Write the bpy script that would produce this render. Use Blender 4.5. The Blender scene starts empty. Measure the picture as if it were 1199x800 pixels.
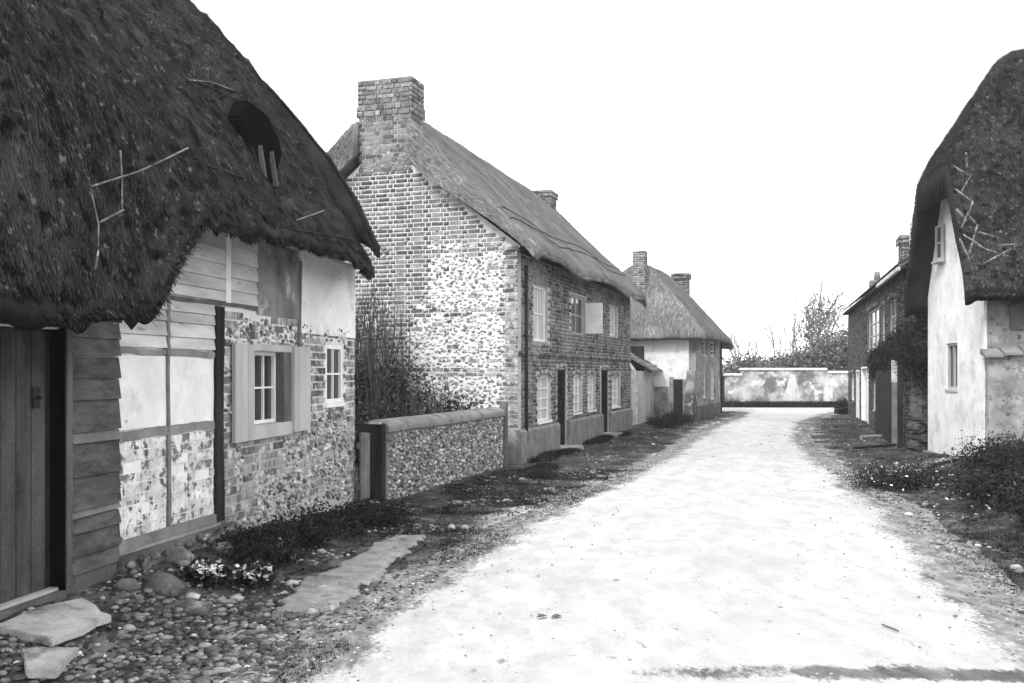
import bpy, math, random
import numpy as np
from mathutils import Vector, Matrix
random.seed(7); RNG = np.random.default_rng(7)
S = bpy.context.scene
C = S.collection
# ------------------------------------------------------------------ camera, sky, sun
FPX, CX, HY, EYE = 1088.0, 599.5, 435.0, 1.70
cam = bpy.data.cameras.new('camera'); camo = bpy.data.objects.new('camera', cam); C.objects.link(camo)
camo.location = (0, 0, EYE); camo.rotation_euler = (math.radians(90), 0, 0)
cam.sensor_width = 36; cam.lens = 36 * FPX / 1199; cam.shift_y = (HY - 400) / 1199
cam.clip_start = 0.05; cam.clip_end = 3000
S.camera = camo
S.view_settings.view_transform = 'Standard'; S.view_settings.look = 'None'
S.view_settings.exposure = 1.25; S.view_settings.gamma = 1.0
SUN_EL, SUN_AZ = 48, 218          # azimuth from north (+Y) clockwise
w = bpy.data.worlds.new('World'); S.world = w; w.use_nodes = True
nt = w.node_tree; nt.nodes.clear()
sky = nt.nodes.new('ShaderNodeTexSky'); sky.sky_type = 'NISHITA'; sky.sun_disc = False
sky.sun_elevation = math.radians(SUN_EL); sky.sun_rotation = math.radians(SUN_AZ)
bw = nt.nodes.new('ShaderNodeRGBToBW'); nt.links.new(sky.outputs[0], bw.inputs[0])
mx = nt.nodes.new('ShaderNodeMath'); mx.operation = 'MULTIPLY_ADD'     # thin bright overcast over the clear sky
nt.links.new(bw.outputs[0], mx.inputs[0]); mx.inputs[1].default_value = 0.25; mx.inputs[2].default_value = 8.5
bg = nt.nodes.new('ShaderNodeBackground'); bg.inputs[1].default_value = 0.10
nt.links.new(mx.outputs[0], bg.inputs[0])
wo = nt.nodes.new('ShaderNodeOutputWorld'); nt.links.new(bg.outputs[0], wo.inputs[0])
sun = bpy.data.lights.new('sun', 'SUN'); sun.energy = 1.3; sun.angle = math.radians(14); sun.color = (1, .99, .97)
suno = bpy.data.objects.new('sun', sun); C.objects.link(suno)
az, el = math.radians(SUN_AZ), math.radians(SUN_EL)
sd = Vector((math.sin(az) * math.cos(el), math.cos(az) * math.cos(el), math.sin(el)))
suno.rotation_euler = sd.to_track_quat('Z', 'Y').to_euler()
S.render.engine = 'CYCLES'
S.cycles.max_bounces = 5; S.cycles.diffuse_bounces = 3

# ------------------------------------------------------------------ numeric helpers
def hash2(ix, iy, seed):
    n = (ix.astype(np.int64) * 374761393 + iy.astype(np.int64) * 668265263 + seed * 974711) & 0x7fffffff
    n = ((n ^ (n >> 13)) * 1274126177) & 0x7fffffff
    n = n ^ (n >> 16)
    return (n & 0xffff) / 65535.0
def vn(x, y, s=1.0, seed=0, octv=1):
    x = np.asarray(x, float) / s; y = np.asarray(y, float) / s
    tot = 0; amp = 1; nrm = 0
    for o in range(octv):
        ix = np.floor(x); iy = np.floor(y); fx = x - ix; fy = y - iy
        fx = fx * fx * (3 - 2 * fx); fy = fy * fy * (3 - 2 * fy)
        a = hash2(ix, iy, seed + o); b = hash2(ix + 1, iy, seed + o); c = hash2(ix, iy + 1, seed + o); d = hash2(ix + 1, iy + 1, seed + o)
        tot = tot + amp * ((a * (1 - fx) + b * fx) * (1 - fy) + (c * (1 - fx) + d * fx) * fy); nrm += amp
        x = x * 2.03 + 7.1; y = y * 2.03 + 3.7; amp *= .5
    return tot / nrm
def sstep(a, b, x):
    t = np.clip((np.asarray(x, float) - a) / (b - a), 0, 1); return t * t * (3 - 2 * t)
def smin(a, b, k=.15):
    h = np.clip(.5 + .5 * (b - a) / k, 0, 1); return b * (1 - h) + a * h - k * h * (1 - h)

class Frame:
    """local x runs along the front, local y goes into the house, z up"""
    def __init__(s, ox, oy, ang, side='L'):
        A = math.radians(ang); s.o = (ox, oy)
        s.th = math.pi / 2 - A if side == 'L' else -math.pi / 2 - A
        s.c, s.s = math.cos(s.th), math.sin(s.th)
    def local(s, X, Y):
        dx, dy = X - s.o[0], Y - s.o[1]
        return dx * s.c + dy * s.s, -dx * s.s + dy * s.c
    def world(s, x, y):
        return s.o[0] + x * s.c - y * s.s, s.o[1] + x * s.s + y * s.c
    def P(s, px, py, y=0.0):          # point of the plane local y = y seen at a pixel of the photograph
        r = (px - CX) / FPX; # world X = r*Y
        # -dx*s + dy*c = y
        D = (y + (-s.o[0]) * s.s + s.o[1] * s.c) / (-r * s.s + s.c)
        x, _ = s.local(r * D, D)
        return x, EYE + (HY - py) / FPX * D
    def PX(s, px, py, x=0.0):         # same on plane local x = x ; returns (y, z)
        r = (px - CX) / FPX
        D = (x + s.o[0] * s.c + s.o[1] * s.s) / (r * s.c + s.s)
        _, y = s.local(r * D, D)
        return y, EYE + (HY - py) / FPX * D
def G(px, py, z=0.0):
    D = (EYE - z) * FPX / (py - HY); return (px - CX) / FPX * D, D

# ------------------------------------------------------------------ object helpers
def empty(name, frame=None, loc=(0, 0, 0), rz=0):
    o = bpy.data.objects.new(name, None); C.objects.link(o)
    if frame: o.location = (frame.o[0], frame.o[1], 0); o.rotation_euler = (0, 0, frame.th)
    else: o.location = loc; o.rotation_euler = (0, 0, rz)
    o.empty_display_size = .2
    return o
def tag(o, label=None, cat=None, group=None, kind=None):
    if label: o['label'] = label
    if cat: o['category'] = cat
    if group: o['group'] = group
    if kind: o['kind'] = kind
    return o
BOXF = [(0, 3, 2, 1), (4, 5, 6, 7), (0, 1, 5, 4), (1, 2, 6, 5), (2, 3, 7, 6), (3, 0, 4, 7)]
class MB:
    def __init__(s): s.v = []; s.f = []
    def add(s, vs, fs):
        n = len(s.v); s.v.extend(vs); s.f.extend([tuple(i + n for i in f) for f in fs]); return s
    def box(s, x0, x1, y0, y1, z0, z1, j=0.0):
        vs = [(x0, y0, z0), (x1, y0, z0), (x1, y1, z0), (x0, y1, z0), (x0, y0, z1), (x1, y0, z1), (x1, y1, z1), (x0, y1, z1)]
        if j: vs = [tuple(c + random.uniform(-j, j) for c in v) for v in vs]
        return s.add(vs, BOXF)
    def bar(s, a, b, w, h=None):       # square bar between two points
        a = Vector(a); b = Vector(b); d = (b - a).normalized(); h = h or w
        up = Vector((0, 0, 1)) if abs(d.z) < .9 else Vector((1, 0, 0))
        u = d.cross(up).normalized(); v = u.cross(d).normalized()
        vs = []
        for p in (a, b):
            for su, sv in ((-1, -1), (1, -1), (1, 1), (-1, 1)):
                vs.append(tuple(p + u * su * w / 2 + v * sv * h / 2))
        return s.add(vs, BOXF)
    def tube(s, pts, r, n=6, r2=None):
        pts = [Vector(p) for p in pts]; rings = []
        N = len(pts)
        for i, p in enumerate(pts):
            d = (pts[min(i + 1, N - 1)] - pts[max(i - 1, 0)]).normalized()
            up = Vector((0, 0, 1)) if abs(d.z) < .9 else Vector((1, 0, 0))
            u = d.cross(up).normalized(); v = u.cross(d)
            rr = r if r2 is None else r + (r2 - r) * i / (N - 1)
            rings.append([tuple(p + (u * math.cos(2 * math.pi * k / n) + v * math.sin(2 * math.pi * k / n)) * rr) for k in range(n)])
        vs = [q for ring in rings for q in ring]; fs = []
        for i in range(N - 1):
            for k in range(n):
                fs.append((i * n + k, i * n + (k + 1) % n, (i + 1) * n + (k + 1) % n, (i + 1) * n + k))
        fs.append(tuple(range(n))[::-1]); fs.append(tuple((N - 1) * n + k for k in range(n)))
        return s.add(vs, fs)
    def prism(s, poly, y0, y1, axis='y'):  # poly in (x,z) extruded along y, or in (y,z) along x
        n = len(poly)
        if axis == 'y': vs = [(p[0], y0, p[1]) for p in poly] + [(p[0], y1, p[1]) for p in poly]
        elif axis == 'x': vs = [(y0, p[0], p[1]) for p in poly] + [(y1, p[0], p[1]) for p in poly]
        else: vs = [(p[0], p[1], y0) for p in poly] + [(p[0], p[1], y1) for p in poly]
        fs = [tuple(range(n)), tuple(range(2 * n - 1, n - 1, -1))] + [(i, n + i, n + (i + 1) % n, (i + 1) % n) for i in range(n)]
        return s.add(vs, fs)
    def build(s, name, mat, parent=None, smooth=False, kind=None, bevel=0):
        me = bpy.data.meshes.new(name); me.from_pydata(s.v, [], s.f); me.update()
        return link(name, me, mat, parent, smooth, kind, bevel)
def link(name, me, mat, parent=None, smooth=False, kind=None, bevel=0, fix=True):
    o = bpy.data.objects.new(name, me); C.objects.link(o)
    if mat and not me.materials: me.materials.append(mat)
    if fix and len(me.polygons) < 3000:
        import bmesh
        bm = bmesh.new(); bm.from_mesh(me); bmesh.ops.recalc_face_normals(bm, faces=bm.faces)
        if bevel: bmesh.ops.bevel(bm, geom=bm.edges[:], offset=bevel, segments=2, affect='EDGES', clamp_overlap=True)
        bm.to_mesh(me); bm.free()
    if smooth: me.polygons.foreach_set('use_smooth', [True] * len(me.polygons))
    if parent: o.parent = parent
    if kind: o['kind'] = kind
    return o
def quads_obj(name, V, mat, parent=None, kind=None, attrs=None, smooth=False):
    """V: (n,4,3) array"""
    n = len(V); me = bpy.data.meshes.new(name)
    me.vertices.add(n * 4); me.vertices.foreach_set('co', V.reshape(-1).astype(np.float32))
    me.loops.add(n * 4); me.loops.foreach_set('vertex_index', np.arange(n * 4, dtype=np.int32))
    me.polygons.add(n); me.polygons.foreach_set('loop_start', np.arange(0, n * 4, 4, dtype=np.int32))
    me.update(calc_edges=True)
    return link(name, me, mat, parent, smooth, kind, fix=False)
def grid_obj(name, P, mat, parent=None, kind=None, attrs=None, smooth=True, extra=None):
    """P: (ny,nx,3) array of points"""
    ny, nx, _ = P.shape; me = bpy.data.meshes.new(name)
    idx = np.arange(ny * nx).reshape(ny, nx)
    F = np.stack([idx[:-1, :-1], idx[:-1, 1:], idx[1:, 1:], idx[1:, :-1]], -1).reshape(-1, 4)
    V = P.reshape(-1, 3)
    if extra is not None: V, F = extra(V, F, idx)
    me.vertices.add(len(V)); me.vertices.foreach_set('co', V.reshape(-1).astype(np.float32))
    me.loops.add(F.size); me.loops.foreach_set('vertex_index', F.reshape(-1).astype(np.int32))
    me.polygons.add(len(F)); me.polygons.foreach_set('loop_start', np.arange(0, F.size, 4, dtype=np.int32))
    me.update(calc_edges=True)
    for k, a in (attrs or {}).items():
        at = me.attributes.new(k, 'FLOAT', 'POINT'); at.data.foreach_set('value', a.reshape(-1).astype(np.float32))
    return link(name, me, mat, parent, smooth, kind, fix=False)
def cubes_obj(name, cen, half, rot, mat, parent, kind='stuff', jit=.002):
    """many boxes in one mesh; rot = small rotation about y"""
    n = len(cen)
    if n == 0: return None
    base = np.array([(-1, -1, -1), (1, -1, -1), (1, 1, -1), (-1, 1, -1), (-1, -1, 1), (1, -1, 1), (1, 1, 1), (-1, 1, 1)], float)
    V = base[None] * half[:, None, :] + RNG.uniform(-jit, jit, (n, 8, 3)) + cen[:, None, :]
    F = (np.array(BOXF)[None] + (np.arange(n) * 8)[:, None, None]).reshape(-1, 4)
    me = bpy.data.meshes.new(name); V = V.reshape(-1, 3)
    me.vertices.add(len(V)); me.vertices.foreach_set('co', V.reshape(-1).astype(np.float32))
    me.loops.add(F.size); me.loops.foreach_set('vertex_index', F.reshape(-1).astype(np.int32))
    me.polygons.add(len(F)); me.polygons.foreach_set('loop_start', np.arange(0, F.size, 4, dtype=np.int32))
    me.update(calc_edges=True)
    return link(name, me, mat, parent, False, kind, fix=False)
# icosphere template for flints and stones
def _ico():
    t = (1 + 5 ** .5) / 2
    v = np.array([(-1, t, 0), (1, t, 0), (-1, -t, 0), (1, -t, 0), (0, -1, t), (0, 1, t), (0, -1, -t), (0, 1, -t), (t, 0, -1), (t, 0, 1), (-t, 0, -1), (-t, 0, 1)], float)
    v /= np.linalg.norm(v[0])
    f = np.array([(0, 11, 5), (0, 5, 1), (0, 1, 7), (0, 7, 10), (0, 10, 11), (1, 5, 9), (5, 11, 4), (11, 10, 2), (10, 7, 6), (7, 1, 8), (3, 9, 4), (3, 4, 2), (3, 2, 6), (3, 6, 8), (3, 8, 9), (4, 9, 5), (2, 4, 11), (6, 2, 10), (8, 6, 7), (9, 8, 1)])
    return v, f
IV, IF = _ico()
def _ico2():
    v = [tuple(p) for p in IV]; f = []; cache = {}
    def mid(a, b):
        k = (min(a, b), max(a, b))
        if k not in cache:
            p = (np.array(v[a]) + np.array(v[b])); p /= np.linalg.norm(p); v.append(tuple(p)); cache[k] = len(v) - 1
        return cache[k]
    for a, b, c in IF:
        ab, bc, ca = mid(a, b), mid(b, c), mid(c, a); f += [(a, ab, ca), (b, bc, ab), (c, ca, bc), (ab, bc, ca)]
    return np.array(v), np.array(f)
IV2, IF2 = _ico2()
def stones_mesh(name, cen, rad, hi=False, rough=.18):
    n = len(cen); bv, bf = (IV2, IF2) if hi else (IV, IF); m = len(bv)
    a = RNG.uniform(0, 2 * math.pi, n); R = np.zeros((n, 3, 3)); ca, sa = np.cos(a), np.sin(a)
    V = bv[None] * (1 + RNG.uniform(-rough, rough, (n, m, 1)))
    # random orientation before scaling
    q = RNG.normal(size=(n, 4)); q /= np.linalg.norm(q, axis=1, keepdims=True)
    w_, x, y, z = q.T
    M = np.stack([1 - 2 * (y * y + z * z), 2 * (x * y - z * w_), 2 * (x * z + y * w_), 2 * (x * y + z * w_), 1 - 2 * (x * x + z * z), 2 * (y * z - x * w_), 2 * (x * z - y * w_), 2 * (y * z + x * w_), 1 - 2 * (x * x + y * y)], -1).reshape(n, 3, 3)
    V = np.einsum('nij,nmj->nmi', M, V) * rad[:, None, :] + cen[:, None, :]
    F = (bf[None] + (np.arange(n) * m)[:, None, None]).reshape(-1, 3); V = V.reshape(-1, 3)
    me = bpy.data.meshes.new(name)
    me.vertices.add(len(V)); me.vertices.foreach_set('co', V.reshape(-1).astype(np.float32))
    me.loops.add(F.size); me.loops.foreach_set('vertex_index', F.reshape(-1).astype(np.int32))
    me.polygons.add(len(F)); me.polygons.foreach_set('loop_start', np.arange(0, F.size, 3, dtype=np.int32))
    me.update(calc_edges=True); return me

# ------------------------------------------------------------------ materials (all greys: the place is recorded in monochrome)
def g3(v): return (v, v, v, 1)
MATS = {}
def mat(name, lo, hi, scale=6, detail=8, rough=.92, bump=.25, rnd=0.0, patch=None, patch2=None, stretch=None, attr=None, spec=.06, bdist=.01, fine=0.0):
    if name in MATS: return MATS[name]
    m = bpy.data.materials.new(name); m.use_nodes = True; n = m.node_tree.nodes; L = m.node_tree.links; n.clear()
    out = n.new('ShaderNodeOutputMaterial'); bs = n.new('ShaderNodeBsdfPrincipled'); L.new(bs.outputs[0], out.inputs[0])
    bs.inputs['Roughness'].default_value = rough
    bs.inputs['Specular IOR Level'].default_value = spec
    geo = n.new('ShaderNodeNewGeometry'); src = geo.outputs['Position']
    if stretch:
        mp = n.new('ShaderNodeMapping'); mp.inputs['Scale'].default_value = stretch; L.new(src, mp.inputs[0]); src = mp.outputs[0]
    def noise(sc, det=detail, r=.6):
        t = n.new('ShaderNodeTexNoise'); t.inputs['Scale'].default_value = sc; t.inputs['Detail'].default_value = det; t.inputs['Roughness'].default_value = r
        L.new(src, t.inputs['Vector']); return t.outputs[0]
    def ramp(fac, p0, p1, a, b):
        r = n.new('ShaderNodeMapRange'); r.inputs[1].default_value = p0; r.inputs[2].default_value = p1; r.inputs[3].default_value = a; r.inputs[4].default_value = b
        r.clamp = True; L.new(fac, r.inputs[0]); return r.outputs[0]
    def mth(op, a, b):
        k = n.new('ShaderNodeMath'); k.operation = op
        for i, q in enumerate((a, b)):
            if isinstance(q, (int, float)): k.inputs[i].default_value = q
            else: L.new(q, k.inputs[i])
        return k.outputs[0]
    def mix(f, a, b):
        k = n.new('ShaderNodeMix'); k.data_type = 'FLOAT'
        for i, q in ((0, f), (2, a), (3, b)):
            if isinstance(q, (int, float)): k.inputs[i].default_value = q
            else: L.new(q, k.inputs[i])
        return k.outputs[0]
    nz = noise(scale)
    v = ramp(nz, .32, .68, lo, hi)
    if rnd:
        oi = n.new('ShaderNodeObjectInfo')
        r = mth('FRACT', mth('ADD', geo.outputs['Random Per Island'], mth('MULTIPLY', oi.outputs['Random'], 7.31)), 0)
        v = mth('MULTIPLY', v, ramp(r, 0, 1, max(0.05, 1 - rnd), 1 + rnd))
    if patch:
        for p in (patch if isinstance(patch, list) else [patch]):
            tone, sc, th, soft = p
            v = mix(ramp(noise(sc, 7, .65), th - soft, th + soft, 0, 1), v, tone)
    if attr:
        for (an, tone) in attr:
            at = n.new('ShaderNodeAttribute'); at.attribute_name = an
            f = mth('ADD', at.outputs['Fac'], mth('MULTIPLY', mth('SUBTRACT', noise(22, 8, .7), .5), 1.5))
            tn = tone
            if isinstance(tone, tuple): tn = ramp(noise(tone[2], 8, .65), .3, .7, tone[0], tone[1])
            v = mix(ramp(f, .35, .65, 0, 1), v, tn)
    if fine:
        v = mth('MULTIPLY', v, ramp(noise(180, 3, .7), .3, .7, 1 - fine, 1 + fine))
    cb = n.new('ShaderNodeCombineColor')
    for i in range(3): L.new(v, cb.inputs[i])
    L.new(cb.outputs[0], bs.inputs['Base Color'])
    if bump:
        b = n.new('ShaderNodeBump'); b.inputs['Strength'].default_value = bump; b.inputs['Distance'].default_value = bdist
        L.new(noise(scale * 4, 6, .7), b.inputs['Height']); L.new(b.outputs[0], bs.inputs['Normal'])
    MATS[name] = m; return m
M = {}
M['thatch_dark'] = mat('thatch_dark', .012, .035, 2.2, bump=.8, bdist=.04, rnd=0, patch=(.065, .9, .62, .08), fine=.5)
M['straw_dark'] = mat('straw_dark', .006, .048, 5, bump=0, rnd=1.0, patch=[(.062, .8, .58, .10), (.17, 13, .63, .03), (.004, 7, .57, .05)])
M['thatch_grey'] = mat('thatch_grey', .15, .27, 1.8, bump=.6, bdist=.03, fine=.4)
M['straw_grey'] = mat('straw_grey', .15, .32, 1.3, bump=0, rnd=.6)
M['thatch_mid'] = mat('thatch_mid', .10, .2, 1.8, bump=.6, bdist=.03, fine=.4)
M['straw_mid'] = mat('straw_mid', .10, .25, 1.3, bump=0, rnd=.7)
M['hazel'] = mat('hazel', .07, .24, 12, bump=.3, patch=(.38, 9, .60, .04))
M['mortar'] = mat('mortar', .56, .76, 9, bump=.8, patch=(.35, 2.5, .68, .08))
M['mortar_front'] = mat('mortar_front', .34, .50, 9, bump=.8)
M['brick_mid'] = mat('brick_mid', .12, .25, 12, bump=.7, rnd=.55, patch=[(.45, 9, .63, .04)], fine=.4)
M['brick_shaded'] = mat('brick_shaded', .04, .11, 7, bump=.5, rnd=.7, patch=[(.22, 5, .62, .05)], fine=.4)  # terrace brick, darkened so that its colour holds the wall's shade
M['mortar_shaded'] = mat('mortar_shaded', .08, .17, 9, bump=.8)  # terrace mortar with the same shade put into the colour
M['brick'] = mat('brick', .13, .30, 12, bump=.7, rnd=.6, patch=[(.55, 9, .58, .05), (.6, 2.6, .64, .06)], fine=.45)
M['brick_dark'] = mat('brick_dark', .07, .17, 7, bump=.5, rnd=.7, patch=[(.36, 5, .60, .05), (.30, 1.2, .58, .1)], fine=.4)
M['brick_washed'] = mat('brick_washed', .5, .82, 9, bump=1, rnd=.15, patch=[(.14, 13, .565, .03), (.18, 3.5, .58, .03)], fine=.3)
M['flint'] = mat('flint', .13, .34, 11, rough=.75, bump=.6, rnd=.75, patch=(.66, 9, .58, .04), spec=.4, fine=.4)
M['flint_pale'] = mat('flint_pale', .26, .6, 14, rough=.85, bump=.6, rnd=.7, patch=[(.7, 4, .58, .06), (.10, 9, .60, .04)], fine=.45)
M['limewash'] = mat('limewash', .66, .84, 3, bump=.9, patch=[(.34, 7, .66, .04), (.5, 1.6, .60, .08), (.22, 20, .72, .03)], fine=.14)
M['limewash_worn'] = mat('limewash_worn', .40, .78, 2.2, bump=.6, stretch=(1, 1, 2.2), patch=[(.25, 5, .64, .06)], fine=.2)
M['limewash_board'] = mat('limewash_board', .36, .62, 1.6, bump=.5, rnd=.18, stretch=(1, 1, 5), patch=[(.2, 5, .66, .05)], fine=.2)
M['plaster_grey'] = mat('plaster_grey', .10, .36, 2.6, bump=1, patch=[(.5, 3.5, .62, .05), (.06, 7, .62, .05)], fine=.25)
M['plaster_dark'] = mat('plaster_dark', .06, .16, 1.6, bump=.6, patch=[(.3, 3.5, .64, .06)], fine=.25)
M['plaster_uneven'] = mat('plaster_uneven', .07, .34, 1.9, bump=.7, patch=[(.45, 4, .60, .06)], fine=.3)
M['cob'] = mat('cob', .22, .55, 1.1, bump=.8, stretch=(1, 1, .5), patch=[(.16, 2.2, .62, .08)], fine=.2)
M['cement'] = mat('cement', .13, .27, 4, bump=.4, patch=[(.13, 2, .64, .08)], fine=.25)
M['timber'] = mat('timber', .07, .15, 5, bump=.6, stretch=(1, 1, .25), fine=.4)
M['timber_dark'] = mat('timber_dark', .012, .04, 5, bump=.6, stretch=(1, 1, .25), fine=.4)
M['timber_grey'] = mat('timber_grey', .12, .22, 4, bump=.6, rnd=.3, fine=.35)
M['board_tarred'] = mat('board_tarred', .05, .12, 5, bump=.8, rnd=.3, patch=[(.17, 2, .60, .1), (.025, 4, .64, .05)], stretch=(1, 1, 3), fine=.5)
M['door_boards'] = mat('door_boards', .030, .075, 5, bump=.6, rnd=.12, stretch=(1, 1, .3), patch=[(.13, 1.5, .58, .12), (.3, 26, .74, .02)], fine=.45)
M['paint_grey'] = mat('paint_grey', .34, .46, 3, bump=.2, stretch=(1, 1, .4), rnd=.08, fine=.1)
M['paint_white'] = mat('paint_white', .68, .82, 5, bump=.15, rough=.6)
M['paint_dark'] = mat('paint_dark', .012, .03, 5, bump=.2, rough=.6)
M['curtain'] = mat('curtain', .30, .62, 9, bump=.1, stretch=(1, 1, .1))
M['void_shade'] = mat('void_shade', .003, .006, 9, bump=.2, spec=0)  # near-black colour that carries the shade of hollows and gaps
M['iron'] = mat('iron', .02, .05, 20, bump=.3, rough=.6)
M['path_dirt'] = mat('path_dirt', .17, .33, 6, bump=.8, patch=[(.06, 3, .62, .06), (.42, 14, .64, .04)], fine=.35)
M['slab'] = mat('slab', .30, .5, 4, bump=1.0, patch=[(.16, 5, .60, .06), (.1, 1.8, .64, .1)], fine=.35)
M['rock'] = mat('rock', .05, .18, 4, bump=1, rnd=.6, patch=(.36, 5, .62, .06), fine=.4, bdist=.02)
M['cobble'] = mat('cobble', .08, .26, 14, bump=1.0, rnd=.55, patch=[(.40, 11, .60, .05), (.04, 4, .56, .08)], fine=.5)
M['rubble'] = mat('rubble', .08, .42, 8, bump=.5, rnd=.85)
M['soil'] = mat('soil', .02, .085, 5, bump=.9, bdist=.03, patch=(.2, 2.3, .62, .1), fine=.6,
                attr=[('pale', (.16, .5, 4)), ('moss', (.015, .05, 6))])
M['road'] = mat('road', .35, .50, 3.5, bump=.8, bdist=.02, patch=[(.35, 4.0, .60, .10), (.34, .6, .60, .12), (.22, 9, .66, .04), (.09, 36, .70, .02)], fine=.25, stretch=(1.2, .65, 1),
                attr=[('edge', (.05, .32, 6)), ('dark_marks', (.05, .2, 4))])
M['foliage'] = mat('foliage', .010, .035, 3, bump=0, rnd=.8, rough=.85, patch=(.09, 5, .66, .04))
M['foliage_dead'] = mat('foliage_dead', .02, .07, 3, bump=0, rnd=.8, rough=.8)
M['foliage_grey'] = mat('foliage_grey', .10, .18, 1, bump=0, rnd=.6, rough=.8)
M['leaf_pale'] = mat('leaf_pale', .35, .7, 9, bump=0, rnd=.5)
M['grit'] = mat('grit', .18, .45, 9, bump=.3, rnd=.8)
M['petal'] = mat('petal', .7, .85, 9, bump=0, rnd=.1)
M['log'] = mat('log', .02, .09, 9, bump=.5, rnd=.5)
M['cane'] = mat('cane', .03, .13, 6, bump=.3)
M['bark'] = mat('bark', .07, .15, 8, bump=.5, fine=.3)
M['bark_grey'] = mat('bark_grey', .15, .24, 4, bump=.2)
M['tile'] = mat('tile', .10, .2, 6, bump=.4, rnd=.4, fine=.3)
M['wall_far'] = mat('wall_far', .34, .62, 1.6, bump=.5, patch=[(.15, 1.2, .50, .07), (.72, 2.2, .60, .04), (.10, 5, .64, .04)], fine=.4)
M['chalk'] = mat('chalk', .5, .75, 3, bump=.4, patch=(.34, 3, .6, .06), fine=.2)
def glass():
    m = bpy.data.materials.new('window_glass'); m.use_nodes = True; b = m.node_tree.nodes['Principled BSDF']
    b.inputs['Base Color'].default_value = g3(.03); b.inputs['Roughness'].default_value = .12; return m
M['glass'] = glass()

# ------------------------------------------------------------------ the ground and the road
YL = [0, 2, 5.07, 6.98, 10, 13.2, 18.5, 28.5, 35, 38.5, 40.5, 42]
XL = [-2.3, -2.0, -1.36, -.95, -.12, 1.10, 2.95, 6.1, 8.5, 9.6, 8.5, 3]
YR = [0, 2, 5.7, 7.55, 11.2, 14.8, 21.8, 30.8, 37.5, 39.4, 41, 42]
XR = [2.6, 3.0, 3.45, 3.9, 4.80, 5.4, 6.9, 9.7, 12.9, 14.2, 19, 28]
def xl(Y): return np.interp(Y, YL, XL)
def xr(Y): return np.interp(Y, YR, XR)
def wallx(Y): return -2.0 - .1835 * (11.8 - Y)      # street face of the near thatched cottage
def gh(X, Y):
    X = np.asarray(X, float); Y = np.asarray(Y, float)
    z = .02 * (vn(X, Y, 1.3, 3, 3) - .5) * 2
    out = np.maximum(xl(Y) - X, X - xr(Y))
    bump = sstep(-.1, .5, out)
    z = z * (.25 + .75 * bump) + bump * (.022 * (vn(X, Y, .16, 9, 3) - .5) * 2)
    # bank along the foot of the near cottage
    d = X - wallx(Y)
    z = z + .20 * (1 - sstep(.15, 1.0, d)) * (1 - sstep(8.6, 10.6, Y)) * sstep(-9, -7, Y)
    z = z + .07 * (1 - sstep(.1, .9, d)) * sstep(8.6, 10.6, Y) * (1 - sstep(11.6, 12.6, Y))
    # bank on the right
    e = X - xr(Y)
    hb = np.interp(Y, [0, 4, 8, 12, 14.5, 17, 19, 21, 24], [.2, .3, .5, .50, .34, .14, .05, 0, 0])
    z = z + hb * sstep(.45, 2.1, e) * (1 + .35 * (vn(X, Y, .7, 21, 2) - .5))
    return z
def axis(parts):
    a = []
    for x0, x1, st in parts: a.append(np.arange(x0, x1 - 1e-6, st))
    a.append(np.array([parts[-1][1]])); return np.concatenate(a)
gx = axis([(-900, -60, 120), (-60, -12, 6), (-12, -5, .5), (-5, 6.6, .045), (6.6, 16, .12), (16, 40, 2), (40, 100, 12), (100, 900, 100)])
gy = axis([(-300, -20, 40), (-20, 2, 2), (2, 4, .2), (4, 14, .05), (14, 24, .12), (24, 48, .3), (48, 100, 4), (100, 1600, 150)])
GX, GY = np.meshgrid(gx, gy)
inside = np.minimum(GX - xl(GY), xr(GY) - GX)
GZ = gh(GX, GY) - .05 * sstep(.18, .4, inside) * (GY < 43.5) * (GY > -1)
pale = np.clip(.95 * vn(GX, GY, .55, 31, 3) - .08, 0, 1) * (1 - sstep(.2, 1.3, np.abs(np.minimum(np.maximum(xl(GY) - GX, GX - xr(GY)), 3))))
pale = pale + .30 * (1 - sstep(0, .5, np.maximum(xl(GY) - GX, GX - xr(GY))))
e_ = GX - xr(GY)
pale = np.where((e_ > .1) & (GY < 17), pale * .42, pale)
pale = np.where((GY > 40) , .6, pale)
pale = np.where((GY > 44.2), 0, pale)
moss = sstep(.35, .8, vn(GX, GY, .8, 77, 2)) * .55 + .4 * (e_ > .9) * (GY < 20)
moss = np.where(GY > 44.2, .9, moss)
ground = grid_obj('ground', np.stack([GX, GY, GZ], -1), M['soil'], kind='structure', attrs={'pale': pale, 'moss': moss})
tag(ground, 'earth verges and ground of the village lane')
ry = axis([(0, 3.6, .2), (3.6, 14, .05), (14, 26, .12), (26, 43.4, .25)])
T = np.concatenate([np.linspace(0, .12, 12, endpoint=False), np.linspace(.12, .88, 90, endpoint=False), np.linspace(.88, 1, 13)])
EL = xl(ry) - .28 + .30 * (vn(ry, ry * 0, .8, 5, 3) - .5); ER = xr(ry) + .28 + .30 * (vn(ry, ry * 0 + 9, .8, 6, 3) - .5)
RX = EL[:, None] + (ER - EL)[:, None] * T[None]; RY = np.repeat(ry[:, None], len(T), 1)
dist = np.minimum(RX - EL[:, None], ER[:, None] - RX)
RZ = gh(RX, RY) * sstep(0, .6, dist) + gh(RX, RY) * (1 - sstep(0, .6, dist)) + .010 + .03 * sstep(.3, 1.8, dist) - .05 * (1 - sstep(0, .14, dist))
RZ = RZ + .003 * (vn(RX, RY, .12, 41, 2) - .5) - .012 * np.exp(-((RX - (EL[:, None] * .72 + ER[:, None] * .28)) / .16) ** 2) - .012 * np.exp(-((RX - (EL[:, None] * .32 + ER[:, None] * .68)) / .16) ** 2)
RZ = np.where(RY > 40.5, gh(RX, RY) + .012, RZ)
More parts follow.
